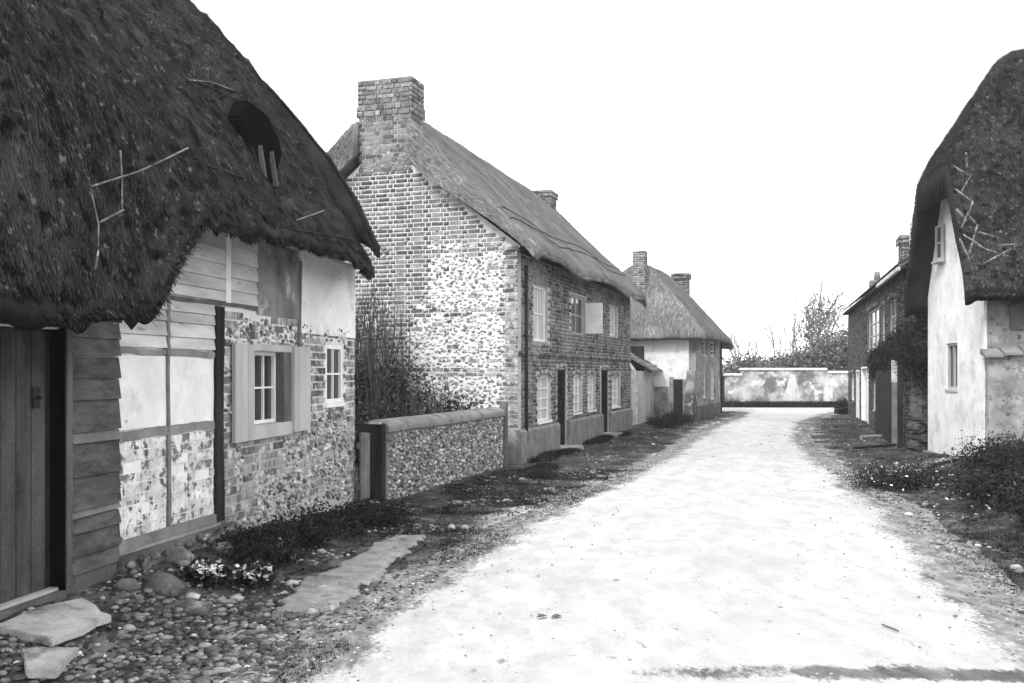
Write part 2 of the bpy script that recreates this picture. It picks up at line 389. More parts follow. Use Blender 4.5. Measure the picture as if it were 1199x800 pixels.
edge = 1.15 * (1 - sstep(.1, 1.0, dist + .45 * (vn(RX, RY, .35, 55, 3) - .5)))
edge = edge + .34 * np.exp(-((RX - (EL[:, None] * .72 + ER[:, None] * .28)) / .22) ** 2) * sstep(9, 14, RY) + .34 * np.exp(-((RX - (EL[:, None] * .32 + ER[:, None] * .68)) / .22) ** 2) * sstep(7, 13, RY)
edge = edge + .42 * sstep(.66, 1.0, (RX - EL[:, None]) / (ER - EL)[:, None]) * (RY < 14)   # greyer right-hand side
edge = np.where(RY > 39.5, .1, edge)
wy = 5.12 + .10 * (vn(RX, RY * 0, .5, 12, 2) - .5)
dark_marks = np.exp(-((RY - wy) / .13) ** 2) * sstep(.75, 1.2, RX + .4 * vn(RX, RY, .3, 15, 2)) * (.45 + .75 * vn(RX, RY, .22, 16, 2))  # darker streak across the near lane, broken up by noise
dark_marks = dark_marks + .35 * sstep(.70, .8, vn(RX, RY, .28, 88, 2)) * (RY < 13) * .7
road = grid_obj('road', np.stack([RX, RY, RZ], -1), M['road'], kind='structure', attrs={'edge': edge, 'dark_marks': dark_marks})
tag(road, 'pale chalky unmade lane running between the cottages')
def onground(x, y): return float(gh(np.array([x]), np.array([y]))[0])
# smooth cement path and gutter beside the near cottage
def sheet(name, pts, mat_, lift=.035, nn=22):
    """pts: four world corners"""
    a, b, c, d = [np.array(p) for p in pts]
    s = np.linspace(0, 1, nn * 3)[None, :, None]; t = np.linspace(0, 1, nn)[:, None, None]
    P2 = (a * (1 - s) + b * s) * (1 - t) + (d * (1 - s) + c * s) * t
    wob = (vn(P2[..., 0], P2[..., 1], .18, 61, 3) - .5) * .22
    P2 = P2 + wob[..., None] * np.array([1, .3])
    z = gh(P2[..., 0], P2[..., 1]) * .6 + lift
    e = np.minimum(np.minimum(s[..., 0], 1 - s[..., 0]) * 3, np.minimum(t[..., 0], 1 - t[..., 0]) * 1.5)
    z = z - .09 * (1 - sstep(0, .18, e + 0 * z))
    return grid_obj(name, np.dstack([P2, z]), mat_, kind='structure')
sheet('path', [G(360, 684), G(462, 628), G(504, 626), G(432, 690)], M['path_dirt'], .034)
sheet('path', [G(318, 722), G(352, 678), G(438, 676), G(408, 716)], M['path_dirt'], .03)
# ------------------------------------------------------------------ masonry
UNIT = bpy.data.meshes.new('unit_brick')
_b = MB().box(-1, 1, -1, 1, -1, 1); UNIT.from_pydata(_b.v, [], _b.f)
class Masonry:
    """collects bricks and flints of one thing; nearest 300 of each become parts, the rest one joined part"""
    def __init__(s, frame, root): s.f = frame; s.r = root; s.b = {}; s.s = {}
    def brick(s, c, h, m='brick'): s.b.setdefault(m, []).append((c, h))
    def course(s, a0, a1, z0, z1, plane='y', at=0.0, test=None, m='brick', L=.225, H=.065, J=.012, depth=.03, proud=.012, dz=None):
        n = int((z1 - z0) / (H + J)); pitch = (z1 - z0) / max(n, 1)
        for k in range(n):
            zc = z0 + (k + .5) * pitch
            x = a0 + (0 if k % 2 else -(L / 4 + J / 2)); kk = k
            while x < a1 - .02:
                ln = L if kk % 2 else (L - J) / 2
                xa, xb = max(x, a0), min(x + ln, a1); kk += 1
                if xb - xa > .03:
                    xc = (xa + xb) / 2; zz = zc + (dz(xc) if dz else 0)
                    if test is None or test(xc, zz, xa, xb):
                        j = random.uniform(-.003, .003); hh = (pitch - J) / 2
                        if plane == 'y': c = (xc, at - proud + depth / 2 + j, zz); h = ((xb - xa) / 2, depth / 2, hh)
                        else: c = (at - proud + depth / 2 + j, xc, zz); h = (depth / 2, (xb - xa) / 2, hh)
                        s.brick(c, h, m)
                x += ln + J
    def flints(s, a0, a1, z0, z1, plane='y', at=0.0, test=None, m='flint', pitch=.075, r=(.026, .045)):
        nx = int((a1 - a0) / pitch); nz = int((z1 - z0) / (pitch * .82))
        for i in range(nx):
            for k in range(nz):
                x = a0 + (i + .5 + .5 * (k % 2) + random.uniform(-.48, .48)) * pitch; z = z0 + (k + .5 + random.uniform(-.48, .48)) * pitch * .82
                if x > a1 or (test and not test(x, z)): continue
                rx = random.uniform(*r) * random.choice((.7, 1, 1, 1.15)); rz = rx * random.uniform(.55, 1.0)
                if plane == 'y': s.s.setdefault(m, []).append(((x, at + random.uniform(-.006, .006), z), (rx, .028, rz)))
                else: s.s.setdefault(m, []).append(((at + random.uniform(-.006, .006), x, z), (.028, rx, rz)))
    def build(s, nb=300, ns=300, bname='brick', sname='flint'):
        def key(it):
            X, Y = s.f.world(it[0][0], it[0][1]); d = math.sqrt(X * X + Y * Y + (it[0][2] - EYE) ** 2)
            vis = 0 if abs(X / max(Y, .1)) > .56 else 1
            return -max(it[1]) / d * vis
        allb = sorted([(key(it), m, it) for m, l in s.b.items() for it in l], key=lambda t: t[0])
        cache = {}
        for k_, m, (c, h) in allb[:nb]:
            if m not in cache:
                me = UNIT.copy(); me.materials.append(M[m]); cache[m] = me
            o = bpy.data.objects.new(bname, cache[m]); C.objects.link(o); o.parent = s.r
            o.location = c; o.scale = h; o.rotation_euler = (random.uniform(-.02, .02), random.uniform(-.012, .012), random.uniform(-.02, .02))
        for m in s.b:
            rest = [it for k_, mm, it in allb[nb:] if mm == m]
            if rest: cubes_obj('brickwork', np.array([r[0] for r in rest]), np.array([r[1] for r in rest]), None, M[m], s.r, 'stuff', .0025)
        alls = sorted([(key(it), m, it) for m, l in s.s.items() for it in l], key=lambda t: t[0])
        var = {}
        for k_, m, (c, h) in alls[:ns]:
            if m not in var:
                var[m] = []
                for q in range(8):
                    me = stones_mesh('flint_nodule', np.zeros((1, 3)), np.ones((1, 3)), False, .22); me.materials.append(M[m]); var[m].append(me)
            o = bpy.data.objects.new(sname, random.choice(var[m])); C.objects.link(o); o.parent = s.r; o.location = c; o.scale = h
        for m in s.s:
            rest = [it for k_, mm, it in alls[ns:] if mm == m]
            if rest:
                me = stones_mesh('flintwork', np.array([r[0] for r in rest]), np.array([r[1] for r in rest])); link('flintwork', me, M[m], s.r, kind='stuff', fix=False)
def wall_holes(mb, x0, x1, z0, z1, holes, y0, y1):
    """solid wall slab with rectangular openings, butted boxes"""
    xs = sorted(set([x0, x1] + [min(max(h[i], x0), x1) for h in holes for i in (0, 1)]))
    for a, b in zip(xs[:-1], xs[1:]):
        if b - a < 1e-5: continue
        hz = sorted([(h[2], h[3]) for h in holes if h[0] <= a + 1e-6 and h[1] >= b - 1e-6]); z = z0
        for c, d in hz:
            if c > z: mb.box(a, b, y0, y1, z, c)
            z = max(z, d)
        if z < z1: mb.box(a, b, y0, y1, z, z1)
def inhole(holes, x0, x1, z, pad=0.0):
    return any(x1 > h[0] - pad and x0 < h[1] + pad and h[2] - pad < z < h[3] + pad for h in holes)
def window(root, x0, x1, z0, z1, y, cols, rows, frame_m='paint_white', pane_m='glass', fw=.045, bar=.02, dep=.06, sill=None, name='window', split=None):
    mb = MB(); f = fw
    mb.box(x0, x0 + f, y, y + dep, z0, z1); mb.box(x1 - f, x1, y, y + dep, z0, z1)
    mb.box(x0 + f, x1 - f, y, y + dep, z1 - f, z1); mb.box(x0 + f, x1 - f, y, y + dep, z0, z0 + f)
    wn = mb.build(name, M[frame_m], root, bevel=.003)
    ix0, ix1, iz0, iz1 = x0 + f, x1 - f, z0 + f, z1 - f
    gb = MB(); pw = (ix1 - ix0) / cols; ph = (iz1 - iz0) / rows
    for c in range(1, cols):
        bw_ = bar * (1.8 if split and c == split else 1)
        gb.box(ix0 + c * pw - bw_ / 2, ix0 + c * pw + bw_ / 2, y + .012, y + dep - .012, iz0, iz1)
    for r in range(1, rows):
        gb.box(ix0, ix1, y + .015, y + dep - .015, iz0 + r * ph - bar / 2, iz0 + r * ph + bar / 2)
    if gb.v: gb.build('glazing_bar', M[frame_m], wn)
    for c in range(cols):
        for r in range(rows):
            MB().box(ix0 + c * pw, ix0 + (c + 1) * pw, y + dep * .6, y + dep * .6 + .006, iz0 + r * ph, iz0 + (r + 1) * ph).build('pane', M[pane_m], wn)
    if sill:
        MB().box(x0 - .04, x1 + .04, y - sill, y + dep, z0 - .05, z0 - .002).build('sill', M[frame_m], wn, bevel=.004)
    return wn
# ------------------------------------------------------------------ thatch
def thatch(name, root, xs, ys, zf, thick, m, warp=None, seed=1):
    """solid thatch coat over height field zf(x,y); xs, ys local grids"""
    Xg, Yg = np.meshgrid(xs, ys)
    th = thick(Xg, Yg) if callable(thick) else thick + 0 * Xg
    if warp is not None: Yg = Yg + warp(Xg, Yg)
    Z = zf(Xg, Yg)
    rag = .05 * (vn(Xg * 1.0, Yg, .12, seed + 50, 2) - .5)
    ny, nx = Z.shape
    top = np.stack([Xg, Yg, Z], -1); bot = np.stack([Xg, Yg, Z - th + rag], -1)
    k = min(3, ny // 2)
    def extra(V, F, idx):
        n = len(V); V2 = np.concatenate([V, bot.reshape(-1, 3)]); F2 = F[:, ::-1] + n
        per = np.concatenate([idx[0, :], idx[1:, -1], idx[-1, -2::-1], idx[-2:0:-1, 0]]); nx_ = np.roll(per, -1)
        side = np.stack([per + n, nx_ + n, nx_, per], -1)
        return V2, np.concatenate([F, F2, side])
    return grid_obj(name, top, m, root, extra=extra, smooth=False)
def straws(name, root, zf, x0, x1, y0, y1, n, ln, wd, m, lift=.012, spread=.22, keep=None, up=.02):
    x = RNG.uniform(x0, x1, n * 6); y = RNG.uniform(y0, y1, n * 6); e = .03
    if keep is not None: k = keep(x, y); x, y = x[k], y[k]
    ar = np.sqrt(1 + ((zf(x + e, y) - zf(x - e, y)) / (2 * e)) ** 2 + ((zf(x, y + e) - zf(x, y - e)) / (2 * e)) ** 2)
    k = RNG.uniform(0, 9.0, len(x)) < np.minimum(ar, 9.0); x, y = x[k][:n], y[k][:n]
    gx_ = (zf(x + e, y) - zf(x - e, y)) / (2 * e); gy_ = (zf(x, y + e) - zf(x, y - e)) / (2 * e)
    n = len(x); gm = np.sqrt(gx_ ** 2 + gy_ ** 2) + 1e-6
    ux, uy = gx_ / gm, gy_ / gm; a = RNG.normal(0, spread, n)
    ux, uy = ux * np.cos(a) - uy * np.sin(a), ux * np.sin(a) + uy * np.cos(a)
    D = np.stack([ux, uy, ux * gx_ + uy * gy_], -1); D /= np.linalg.norm(D, axis=1, keepdims=True)
    N = np.stack([-gx_, -gy_, np.ones(n)], -1); N /= np.linalg.norm(N, axis=1, keepdims=True)
    W = np.cross(D, N); L_ = ln * RNG.uniform(.5, 1.4, n)[:, None]; w_ = wd * RNG.uniform(.5, 1.4, n)[:, None]
    P = np.stack([x, y, zf(x, y)], -1) + N * lift * RNG.uniform(.2, 1.3, n)[:, None]
    tip = N * (up * RNG.uniform(-.2, 1.0, n))[:, None]
    A = P + D * L_ / 2; B = P - D * L_ / 2 + tip
    V = np.stack([A - W * w_ / 2, A + W * w_ / 2, B + W * w_ / 2, B - W * w_ / 2], 1)
    return quads_obj(name, V, m, root, 'stuff')
def fringe(name, root, pts, n, m, ln=.10, wd=.012):
    """cut straw ends hanging along an eave polyline (local points)"""
    pts = np.array(pts); seg = np.linalg.norm(np.diff(pts, axis=0), axis=1); cum = np.concatenate([[0], np.cumsum(seg)])
    t = RNG.uniform(0, cum[-1], n)
    P = np.stack([np.interp(t, cum, pts[:, i]) for i in range(3)], -1) + RNG.normal(0, .015, (n, 3))
    a = RNG.uniform(0, math.pi, n); W = np.stack([np.cos(a), np.sin(a), 0 * a], -1) * wd / 2
    D = np.stack([RNG.normal(0, .02, n), RNG.normal(-.02, .02, n), -ln * RNG.uniform(.3, 1.1, n)], -1)
    V = np.stack([P - W, P + W, P + D + W * .4, P + D - W * .4], 1)
    return quads_obj(name, V, m, root, 'stuff')
def hit(frame, zf, px, py, x0, x1, y0, y1):
    for D in np.arange(3, 60, .02):
        X = (px - CX) / FPX * D; Z = EYE + (HY - py) / FPX * D; x, y = frame.local(X, D)
        if x0 <= x <= x1 and y0 <= y <= y1 and Z <= float(zf(np.array([x]), np.array([y]))[0]): return (x, y, Z)
    return None
def rods(root, frame, zf, lines, dom, r=.012, m='hazel', lift=.03):
    for ln in lines:
        pts = []
        for (a, b) in zip(ln[:-1], ln[1:]):
            for t in np.linspace(0, 1, 5)[:(None if b is ln[-1] else -1)]:
                h = hit(frame, zf, a[0] + (b[0] - a[0]) * t, a[1] + (b[1] - a[1]) * t, *dom)
                if h: pts.append((h[0], h[1] - lift * .6, h[2] + lift))
        if len(pts) > 1: MB().tube(pts, r, 6).build('hazel_rod', M[m], root, smooth=True)

# ================================================================== 1. NEAR THATCHED COTTAGE (left)
F1 = Frame(-2.0, 11.8, 10.4); A1 = empty('thatched_cottage', F1)
tag(A1, 'nearest cottage on the left, dark mossy thatch sweeping low over timber framed walls', 'cottage')
XN = -10.5
def eave1(x):
    return np.interp(x, [-12, -6.3, -5.55, -5.32, -5.12, -4.85, -4.3, -2.2, -.4, .6], [1.93, 1.93, 1.95, 2.12, 2.42, 2.70, 2.86, 2.90, 2.92, 2.95])
PY1 = [-.62, -.50, -.40, -.30, -.06, .31, .87, 1.34, 1.81, 2.32, 2.95, 3.6]
PZ1 = [2.93, 3.14, 3.30, 3.46, 3.84, 4.38, 5.06, 5.58, 6.05, 6.55, 7.10, 7.66]
HXX, HYY = -2.72, .05            # loft hatch position
def warp1(x, y): return .32 * sstep(-1.5, -.15, x) * (1 - sstep(.1, 1.4, y))
def z1f(x, y):
    x = np.asarray(x, float); y = np.asarray(y, float)
    ez = eave1(x) + .03 * np.sin(x * 2.1)
    yy = y - warp1(x, y)
    main = np.interp(yy, PY1, PZ1) + (eave1(x) - 2.9) * (1 - sstep(-.6, .6, y)) * (x > -4.3)
    skirt = ez + .16 + (y + .58) * (3.5 - ez) / .30
    z = np.where(x < -4.0, smin(main, skirt, .25), main)
    z = smin(z, 7.3 + 0 * x, .3)
    z = smin(z, 7.3 - (y - 2.95) * 1.2, .3)
    # eyebrow over the loft hatch
    bx = np.exp(-((x - HXX) / .34) ** 2)
    z = z + .40 * bx * sstep(HYY - .04, HYY + .06, y) * (1 - sstep(HYY + .1, HYY + 1.3, y)) - .30 * np.exp(-((x - HXX) / .20) ** 4) * sstep(HYY - .50, HYY - .10, y) * (1 - sstep(HYY - .06, HYY - .01, y))
    z = z + .14 * (vn(x, y, .85, 2, 2) - .5) + .15 * (vn(x, y, .22, 8, 2) - .5) + .08 * (vn(x, y, .08, 18, 1) - .5)
    return z
xs = axis([(XN, -6.4, .12), (-6.4, .02, .04)]); ys = axis([(-.58, 0.0, .03), (0, 2.6, .05), (2.6, 5.6, .15)])
thatch('thatch', A1, xs, ys, z1f, lambda x, y: .13 + .42 * sstep(-.58, .3, y), M['thatch_dark'], warp=warp1)
straws('thatch_straw', A1, z1f, -7.2, .02, -.56, 3.1, 230000, .050, .0055, M['straw_dark'], lift=.010, spread=.55, up=.008, keep=lambda x, y: y > -.56 + warp1(x, y))
fringe('eave_straw', A1, [(x, -.57 + float(warp1(x, -.5)), float(z1f(x, -.57 + float(warp1(x, -.5)))) - .11) for x in np.arange(-6.6, .0, .1)], 9000, M['straw_dark'], .042, .009)
# darker flap of thatch at the far end, standing proud of the eave
def z1b(x, y):
    x = np.asarray(x, float); y = np.asarray(y, float)
    return np.interp(y, [-.66, -.42, -.26, .05, .43, 1.0, 1.5, 2.0, 3], [2.9, 3.0, 3.26, 3.90, 4.48, 5.16, 5.70, 6.18, 7.2]) + .03 * (vn(x, y, .2, 5, 2) - .5)
thatch('thatch', A1, axis([(.03, .24, .05)]), axis([(-.26, 1.3, .05)]), z1b, lambda x, y: .10 + .38 * sstep(-.26, .1, y), M['thatch_dark'])
straws('thatch_straw', A1, z1b, .03, .24, -.25, 1.3, 9000, .06, .006, M['straw_dark'], spread=.5)
straws('thatch_straw', A1, z1f, -7.2, -3.9, -.575, -.28, 42000, .05, .006, M['straw_dark'], spread=.5, lift=.015, up=.006)
straws('thatch_straw', A1, z1f, -3.9, -.1, -.575, -.28, 26000, .05, .006, M['straw_dark'], spread=.5, lift=.015, up=.006, keep=lambda x, y: y > -.565 + warp1(x, y))
# walls
holes = []
def PR(px0, py0, px1, py1, F=F1, y=0):     # rectangle from opposite pixel corners measured at their own edges
    xa, z_a = F.P(px0, py0, y); xb, z_b = F.P(px1, py1, y); return xa, xb, z_b, z_a
wx0, _ = F1.P(290, 0); wx1, _ = F1.P(330, 0)
_, wz1 = F1.P(308, 412); _, wz0 = F1.P(308, 499)
win1 = (wx0, wx1, wz0, wz1)
sx0, _ = F1.P(381, 0); sx1, _ = F1.P(401, 0); _, sz1 = F1.P(390, 404); _, sz0 = F1.P(390, 472)
win2 = (sx0, sx1, sz0, sz1)
dx0, _ = F1.P(-30, 0); dx1, _ = F1.P(62, 0); dz0, dz1 = .26, 1.98
door1 = (dx0, F1.P(70, 0)[0], dz0, dz1)
px_ = lambda p: F1.P(p, 435)[0]
core = MB(); wall_holes(core, XN, -.0, 1.12, 3.05, [win1, win2, door1], .0, .30)
core.build('wall', M['mortar'], A1)
core = MB(); wall_holes(core, XN, -.0, .0, 1.119, [win1, win2, door1], .0, .30)
core.build('lower_wall', M['mortar_front'], A1)
MB().box(-.28, 0, .302, 5.2, 0, 3.1).prism([(0, 3.1), (5.2, 3.1), (2.6, 6.4)], -.28, 0, 'x').build('gable_wall', M['limewash_worn'], A1)
MB().box(XN, 0, 4.9, 5.2, 0, 3.1).build('back_wall', M['limewash_worn'], A1)
MB().box(XN, XN + .3, .3, 4.9, 0, 3.1).build('gable_wall', M['limewash_worn'], A1)
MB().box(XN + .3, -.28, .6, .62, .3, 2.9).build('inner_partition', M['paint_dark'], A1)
ms = Masonry(F1, A1)
xb0, xst, xp0, xp1 = px_(137), px_(195), px_(249), px_(259)
base = lambda x: np.interp(x, [xb0, xp1], [.47, .37])
_, zr1 = F1.P(195, 414); _, zr2 = F1.P(195, 505)
# studs, rails and posts
def beam(x0, x1, z0, z1, m='timber', out=.03, name='timber_beam'):
    mb = MB(); vert = (z1 - z0) > (x1 - x0); n = 10; V = []; ph = random.uniform(0, 6)
    for i in range(n + 1):
        t = i / n; wv = .012 * math.sin(t * 5 + ph) + random.uniform(-.004, .004); wt = random.uniform(-.004, .004)
        if vert: z = z0 + (z1 - z0) * t; V += [(x0 + wv - wt, -out, z), (x1 + wv + wt, -out, z), (x1 + wv + wt, .03, z), (x0 + wv - wt, .03, z)]
        else: x = x0 + (x1 - x0) * t; V += [(x, -out, z0 + wv * .7 - wt), (x, .03, z0 + wv * .7 - wt), (x, .03, z1 + wv * .7 + wt), (x, -out, z1 + wv * .7 + wt)]
    F = [(4 * i + k, 4 * i + (k + 1) % 4, 4 * i + 4 + (k + 1) % 4, 4 * i + 4 + k) for i in range(n) for k in range(4)] + [(0, 1, 2, 3), (4 * n + 3, 4 * n + 2, 4 * n + 1, 4 * n)]
    mb.v = V; mb.f = F
    return mb.build(name, M[m], A1)
beam(xp0 + .01, xp1 - .005, .36, 2.28, 'timber_dark', .035, 'timber_post')
beam(xst - .018, xst + .022, .44, 2.9, 'timber_grey', .026, 'timber_post')
beam(px_(350) - .03, px_(350) + .03, 1.95, 2.9, 'timber_grey', .02, 'timber_post')
beam(xb0, xst - .02, zr2 - .03, zr2 + .04, 'timber_grey', .022); beam(xst + .024, xp0 + .006, zr2 - .025, zr2 + .045, 'timber_grey', .022)
beam(xst + .024, xp0 + .006, zr1 - .02, zr1 + .035, 'timber_grey', .02); beam(xb0, xst - .02, zr1 - .01, zr1 + .03, 'timber_grey', .018)
beam(xst + .024, px_(300), 2.29, 2.325, 'timber', .02)
beam(xb0 - .02, xp1, .36, .44, 'timber_grey', .03)
# limewashed plaster infill (middle band)
for a, b in ((xb0 + .002, xst - .02), (xst + .024, xp0 + .006)):
    MB().box(a, b, -.010, .0, zr2 + .046, zr1 - .022).build('plaster_panel', M['limewash'], A1)
# limewashed boards above (each its own board)
def boards(x0, x1, zs, m, nm='board', out=.012, lap=.014):
    for a, b in zip(zs[:-1], zs[1:]):
        mb = MB(); mb.add([(x0, -out, b), (x1, -out, b + .004), (x1, -out - lap, a + .008), (x0, -out - lap, a + .004), (x0, .0, b), (x1, .0, b + .004), (x1, .0, a + .008), (x0, .0, a + .004)],
                          [(0, 1, 2, 3), (4, 7, 6, 5), (0, 4, 5, 1), (3, 2, 6, 7), (0, 3, 7, 4), (1, 5, 6, 2)]).build(nm, M[m], A1)
zz = [zr1 + .036, 1.98, 2.10, 2.19, 2.29, 2.40, 2.52, 2.66, 2.80, 3.0]
zz = [z for z in zz if z >= zr1 + .036]
boards(xb0, xst - .02, zz, 'limewash_board'); boards(xst + .024, xp0 + .006, [z for z in zz if z < 2.29] + [2.288], 'limewash_board')
boards(xst + .024, px_(262), [2.327, 2.42, 2.53, 2.66, 2.80, 3.0], 'limewash_board', out=.01)
MB().box(px_(262) + .002, px_(268), -.022, 0, 2.327, 3.0).build('board', M['limewash'], A1)
boards(px_(268) + .002, px_(300), [2.327, 2.44, 2.56, 2.7, 2.85, 3.0], 'limewash_board', out=.008)
MB().box(px_(300) + .002, px_(350) - .032, -.016, 0, 2.26, 3.0).build('plaster_panel', M['plaster_uneven'], A1)  # darker, uneven panel between the pale ones
MB().box(px_(350) + .032, -.01, -.016, 0, 2.12, 3.02).build('plaster_panel', M['limewash'], A1)
# whitewashed brick panels
MB().box(xb0, xst - .02, -.004, -.0005, .44, zr2 - .032).box(xst + .024, xp0 + .004, -.004, -.0005, .44, zr2 - .028).build('limewash_ground', M['limewash'], A1, kind='stuff')
t_ = lambda x, z, a, b: z > base(x) + .01 and random.random() > .02
ms.course(xb0 + .01, xst - .022, .44, zr2 - .035, test=t_, m='brick_washed', dz=lambda x: 0)
ms.course(xst + .026, xp0 + .004, .44, zr2 - .03, test=t_, m='brick_washed')
# brick and flint right of the post
hl = [(win1[0] - .02, win1[1] + .02, win1[2] - .1, win1[3] + .03), (win2[0], win2[1], win2[2], win2[3] + .03)]
bxa, bxb = px_(262), px_(352)
def zb(px, py): return F1.P(px, py)[1]
def test_b(x, z, a, b):
    if inhole(hl, a, b, z, .01): return False
    if z > 2.24: return False
    near_win = (px_(283) < x < px_(334)) and zb(308, 560) < z < wz0 - .08
    quoin = x > px_(403)
    jamb = (px_(360) < x < px_(380)) and z > zb(390, 485) and random.random() < .55
    post = x < px_(276) and random.random() < .75
    topb = z > wz1 + .05 and random.random() < .35
    band = (z < .62 and x < px_(300))
    low = px_(352) < x < px_(376) and random.random() < .5
    return near_win or quoin or jamb or post or topb or band or low
used = []
def tb(x, z, a, b):
    r = test_b(x, z, a, b)
    if r: used.append((a - .02, b + .02, z - .045, z + .045))
    return r
ms.course(xp1 + .002, -.005, .30, 2.26, test=tb, m='brick', proud=.008, J=.018)
ua = np.array(used)
def tf(x, z):
    if inhole(hl, x - .03, x + .03, z, .02): return False
    if z < .16 + 0 * x: return False
    return not np.any((ua[:, 0] < x) & (ua[:, 1] > x) & (ua[:, 2] < z) & (ua[:, 3] > z))
ms.flints(xp1 + .02, -.02, .05, 2.24, test=tf, pitch=.066, r=(.024, .042))
# foundation of rough stones under the framed part
MB().box(xb0 - .05, xp1 + .2, -.07, -.002, .0, .33, .012).build('foundation', M['plaster_dark'], A1, bevel=.015)
ms.flints(xb0 - .1, xp1 + .25, .02, .36, test=None, m='rock', pitch=.085, r=(.035, .07), at=-.08)
ms.flints(xb0 - .3, xp1 + .1, .02, .26, test=None, m='rock', pitch=.11, r=(.035, .07), at=-.20)
# brick quoins of the far gable corner + course on gable return not visible
ms.build()
# tarred weatherboards next to the door
lx0, lx1 = px_(79.5), px_(136)
pys = [395, 417, 444, 470, 508, 521, 561, 600, 609, 627, 655, 675]
zs = [F1.P(81, p)[1] for p in pys][::-1]
zs = [z for z in zs if z < 1.97] + [2.05]
for a, b in zip(zs[:-1], zs[1:]):
    thin = b - a < .09
    m = MB(); o1 = .022
    sag = random.uniform(-.006, .006)
    m.add([(lx0, -o1, b), (lx1, -o1, b + sag), (lx1, -o1 - .022, a + .006 + sag), (lx0, -o1 - .022, a + .006), (lx0, 0, b), (lx1, 0, b + sag), (lx1, 0, a + .006 + sag), (lx0, 0, a + .006)],
          [(0, 1, 2, 3), (4, 7, 6, 5), (0, 4, 5, 1), (3, 2, 6, 7), (0, 3, 7, 4), (1, 5, 6, 2)]).build('weatherboard', M['board_tarred' if not thin else 'timber_grey'], A1)
MB().box(lx0 - .02, lx1, -.03, .02, .12, zs[0] + .004, .004).build('sill_beam', M['timber'], A1, bevel=.006)
# door frame, planks, latch
MB().box(px_(70), px_(78.5), -.05, .10, .20, 1.99).build('door_post', M['timber'], A1, bevel=.008)
MB().box(px_(62) + .003, px_(70) - .019, .06, .12, .24, 1.97).build('door_jamb', M['paint_dark'], A1)  # near-black jamb: the door gap's shade is put into its colour
MB().box(px_(70) - .016, px_(70) - .001, -.045, .30, .24, 1.99).build('jamb_gap_shade', M['void_shade'], A1)  # slip added in black to paint the shade of the gap
dd = MB().box(dx0, px_(62), .075, .10, .24, 1.97).build('door', M['door_boards'], A1)
npl = 5
for k in range(npl):
    a = dx0 + (px_(62) - dx0) * k / npl; b = dx0 + (px_(62) - dx0) * (k + 1) / npl
    MB().box(a + .003, b - .003, .055, .074, .24, 1.97).build('door_plank', M['door_boards'], dd, bevel=.003)
MB().box(px_(45), px_(53), .035, .053, 1.46, 1.60).tube([(px_(49), .035, 1.53), (px_(49), .0, 1.53)], .012).build('latch', M['iron'], dd)
MB().box(dx0 - .1, px_(70), -.06, .12, .14, .24).build('threshold', M['timber'], A1, bevel=.01)
MB().box(dx0 - .1, xb0 - .004, -.045, -.028, 2.056, 2.5).box(dx0 - .1, px_(78.5), -.05, -.001, 1.992, 2.054).build('lintel', M['timber_dark'], A1, kind='stuff')
MB().box(XN, dx0 - .104, -.03, -.002, .2, 2.05).build('weatherboard', M['board_tarred'], A1)
# main window with its deep painted surround and shutters
W1 = window(A1, wx0 + .0, wx1 - .035, wz0 + .02, wz1 - .0, .05, 3, 2, fw=.035, bar=.018, split=1)
mb = MB(); a, b = px_(288), px_(337); c, d = zb(308, 513), wz0 + .018
mb.box(px_(290) - .03, b, -.055, .10, c, d)                         # deep bottom board
mb.build('window_surround', M['paint_grey'], A1, bevel=.006)
MB().box(px_(291) + .003, b, -.05, .045, wz1 + .002, wz1 + .075).build('window_head', M['paint_grey'], A1, bevel=.006)
MB().box(wx1 - .033, px_(337) - .002, -.040, .12, d + .002, wz1).build('window_reveal', M['timber'], A1)
sh = MB().box(px_(268.5), px_(291) , -.052, -.022, c - .0, wz1 + .06)
sh = sh.build('shutter', M['paint_grey'], A1, bevel=.004)
for k in range(3):
    a_ = px_(268.5) + k * (px_(291) - px_(268.5)) / 3
    MB().box(a_ + .003, a_ + (px_(291) - px_(268.5)) / 3 - .003, -.060, -.053, c + .004, wz1 + .056).build('shutter_board', M['paint_grey'], sh)
sh = MB().box(px_(337), px_(356.5), -.065, -.035, c + .02, wz1 + .07).build('shutter', M['paint_grey'], A1, bevel=.004)
for k in range(3):
    q = (px_(356.5) - px_(337)) / 3; a_ = px_(337) + k * q
    MB().box(a_ + .003, a_ + q - .003, -.073, -.066, c + .024, wz1 + .066).build('shutter_board', M['paint_grey'], sh)
window(A1, sx0, sx1, sz0, sz1, .0, 2, 2, fw=.05, bar=.022, sill=.03)
# loft hatch in the thatch: solid block, the hollow's shade put into its colour
hz = float(z1f(np.array([HXX]), np.array([HYY - .12]))[0])
MB().prism([(HXX - .52, hz + .50), (HXX - .20, hz + .0), (HXX + .18, hz + .0), (HXX + .36, hz + .34), (HXX + .30, hz + .50), (HXX + .02, hz + .68), (HXX - .40, hz + .70)], HYY - .14, HYY + .02, 'y').build('loft_hatch', M['void_shade'], A1, bevel=.02)
for q, m_ in ((-.15, 'timber'), (.10, 'timber')):
    MB().bar((HXX + q, HYY - .19, hz - .02), (HXX + q - .03, HYY - .15, hz + .32), .045, .02).build('hatch_post', M[m_], A1)
dom = (-8, .02, -.58, 2.6)
rods(A1, F1, z1f, [[(104, 224), (160, 206), (190, 192), (218, 178)], [(104, 232), (112, 268), (112, 300), (108, 322)], [(138, 182), (140, 215), (140, 250)], [(114, 266), (142, 251)],
                   [(220, 98), (245, 100), (272, 110)], [(345, 262), (378, 250)]], dom, .007)
rods(A1, F1, z1f, [[(222, 95), (250, 106), (300, 132), (335, 160)], [(180, 178), (240, 196), (300, 216), (330, 240)], [(330, 268), (370, 275), (412, 282)]], dom, .010, 'timber_dark', .016)

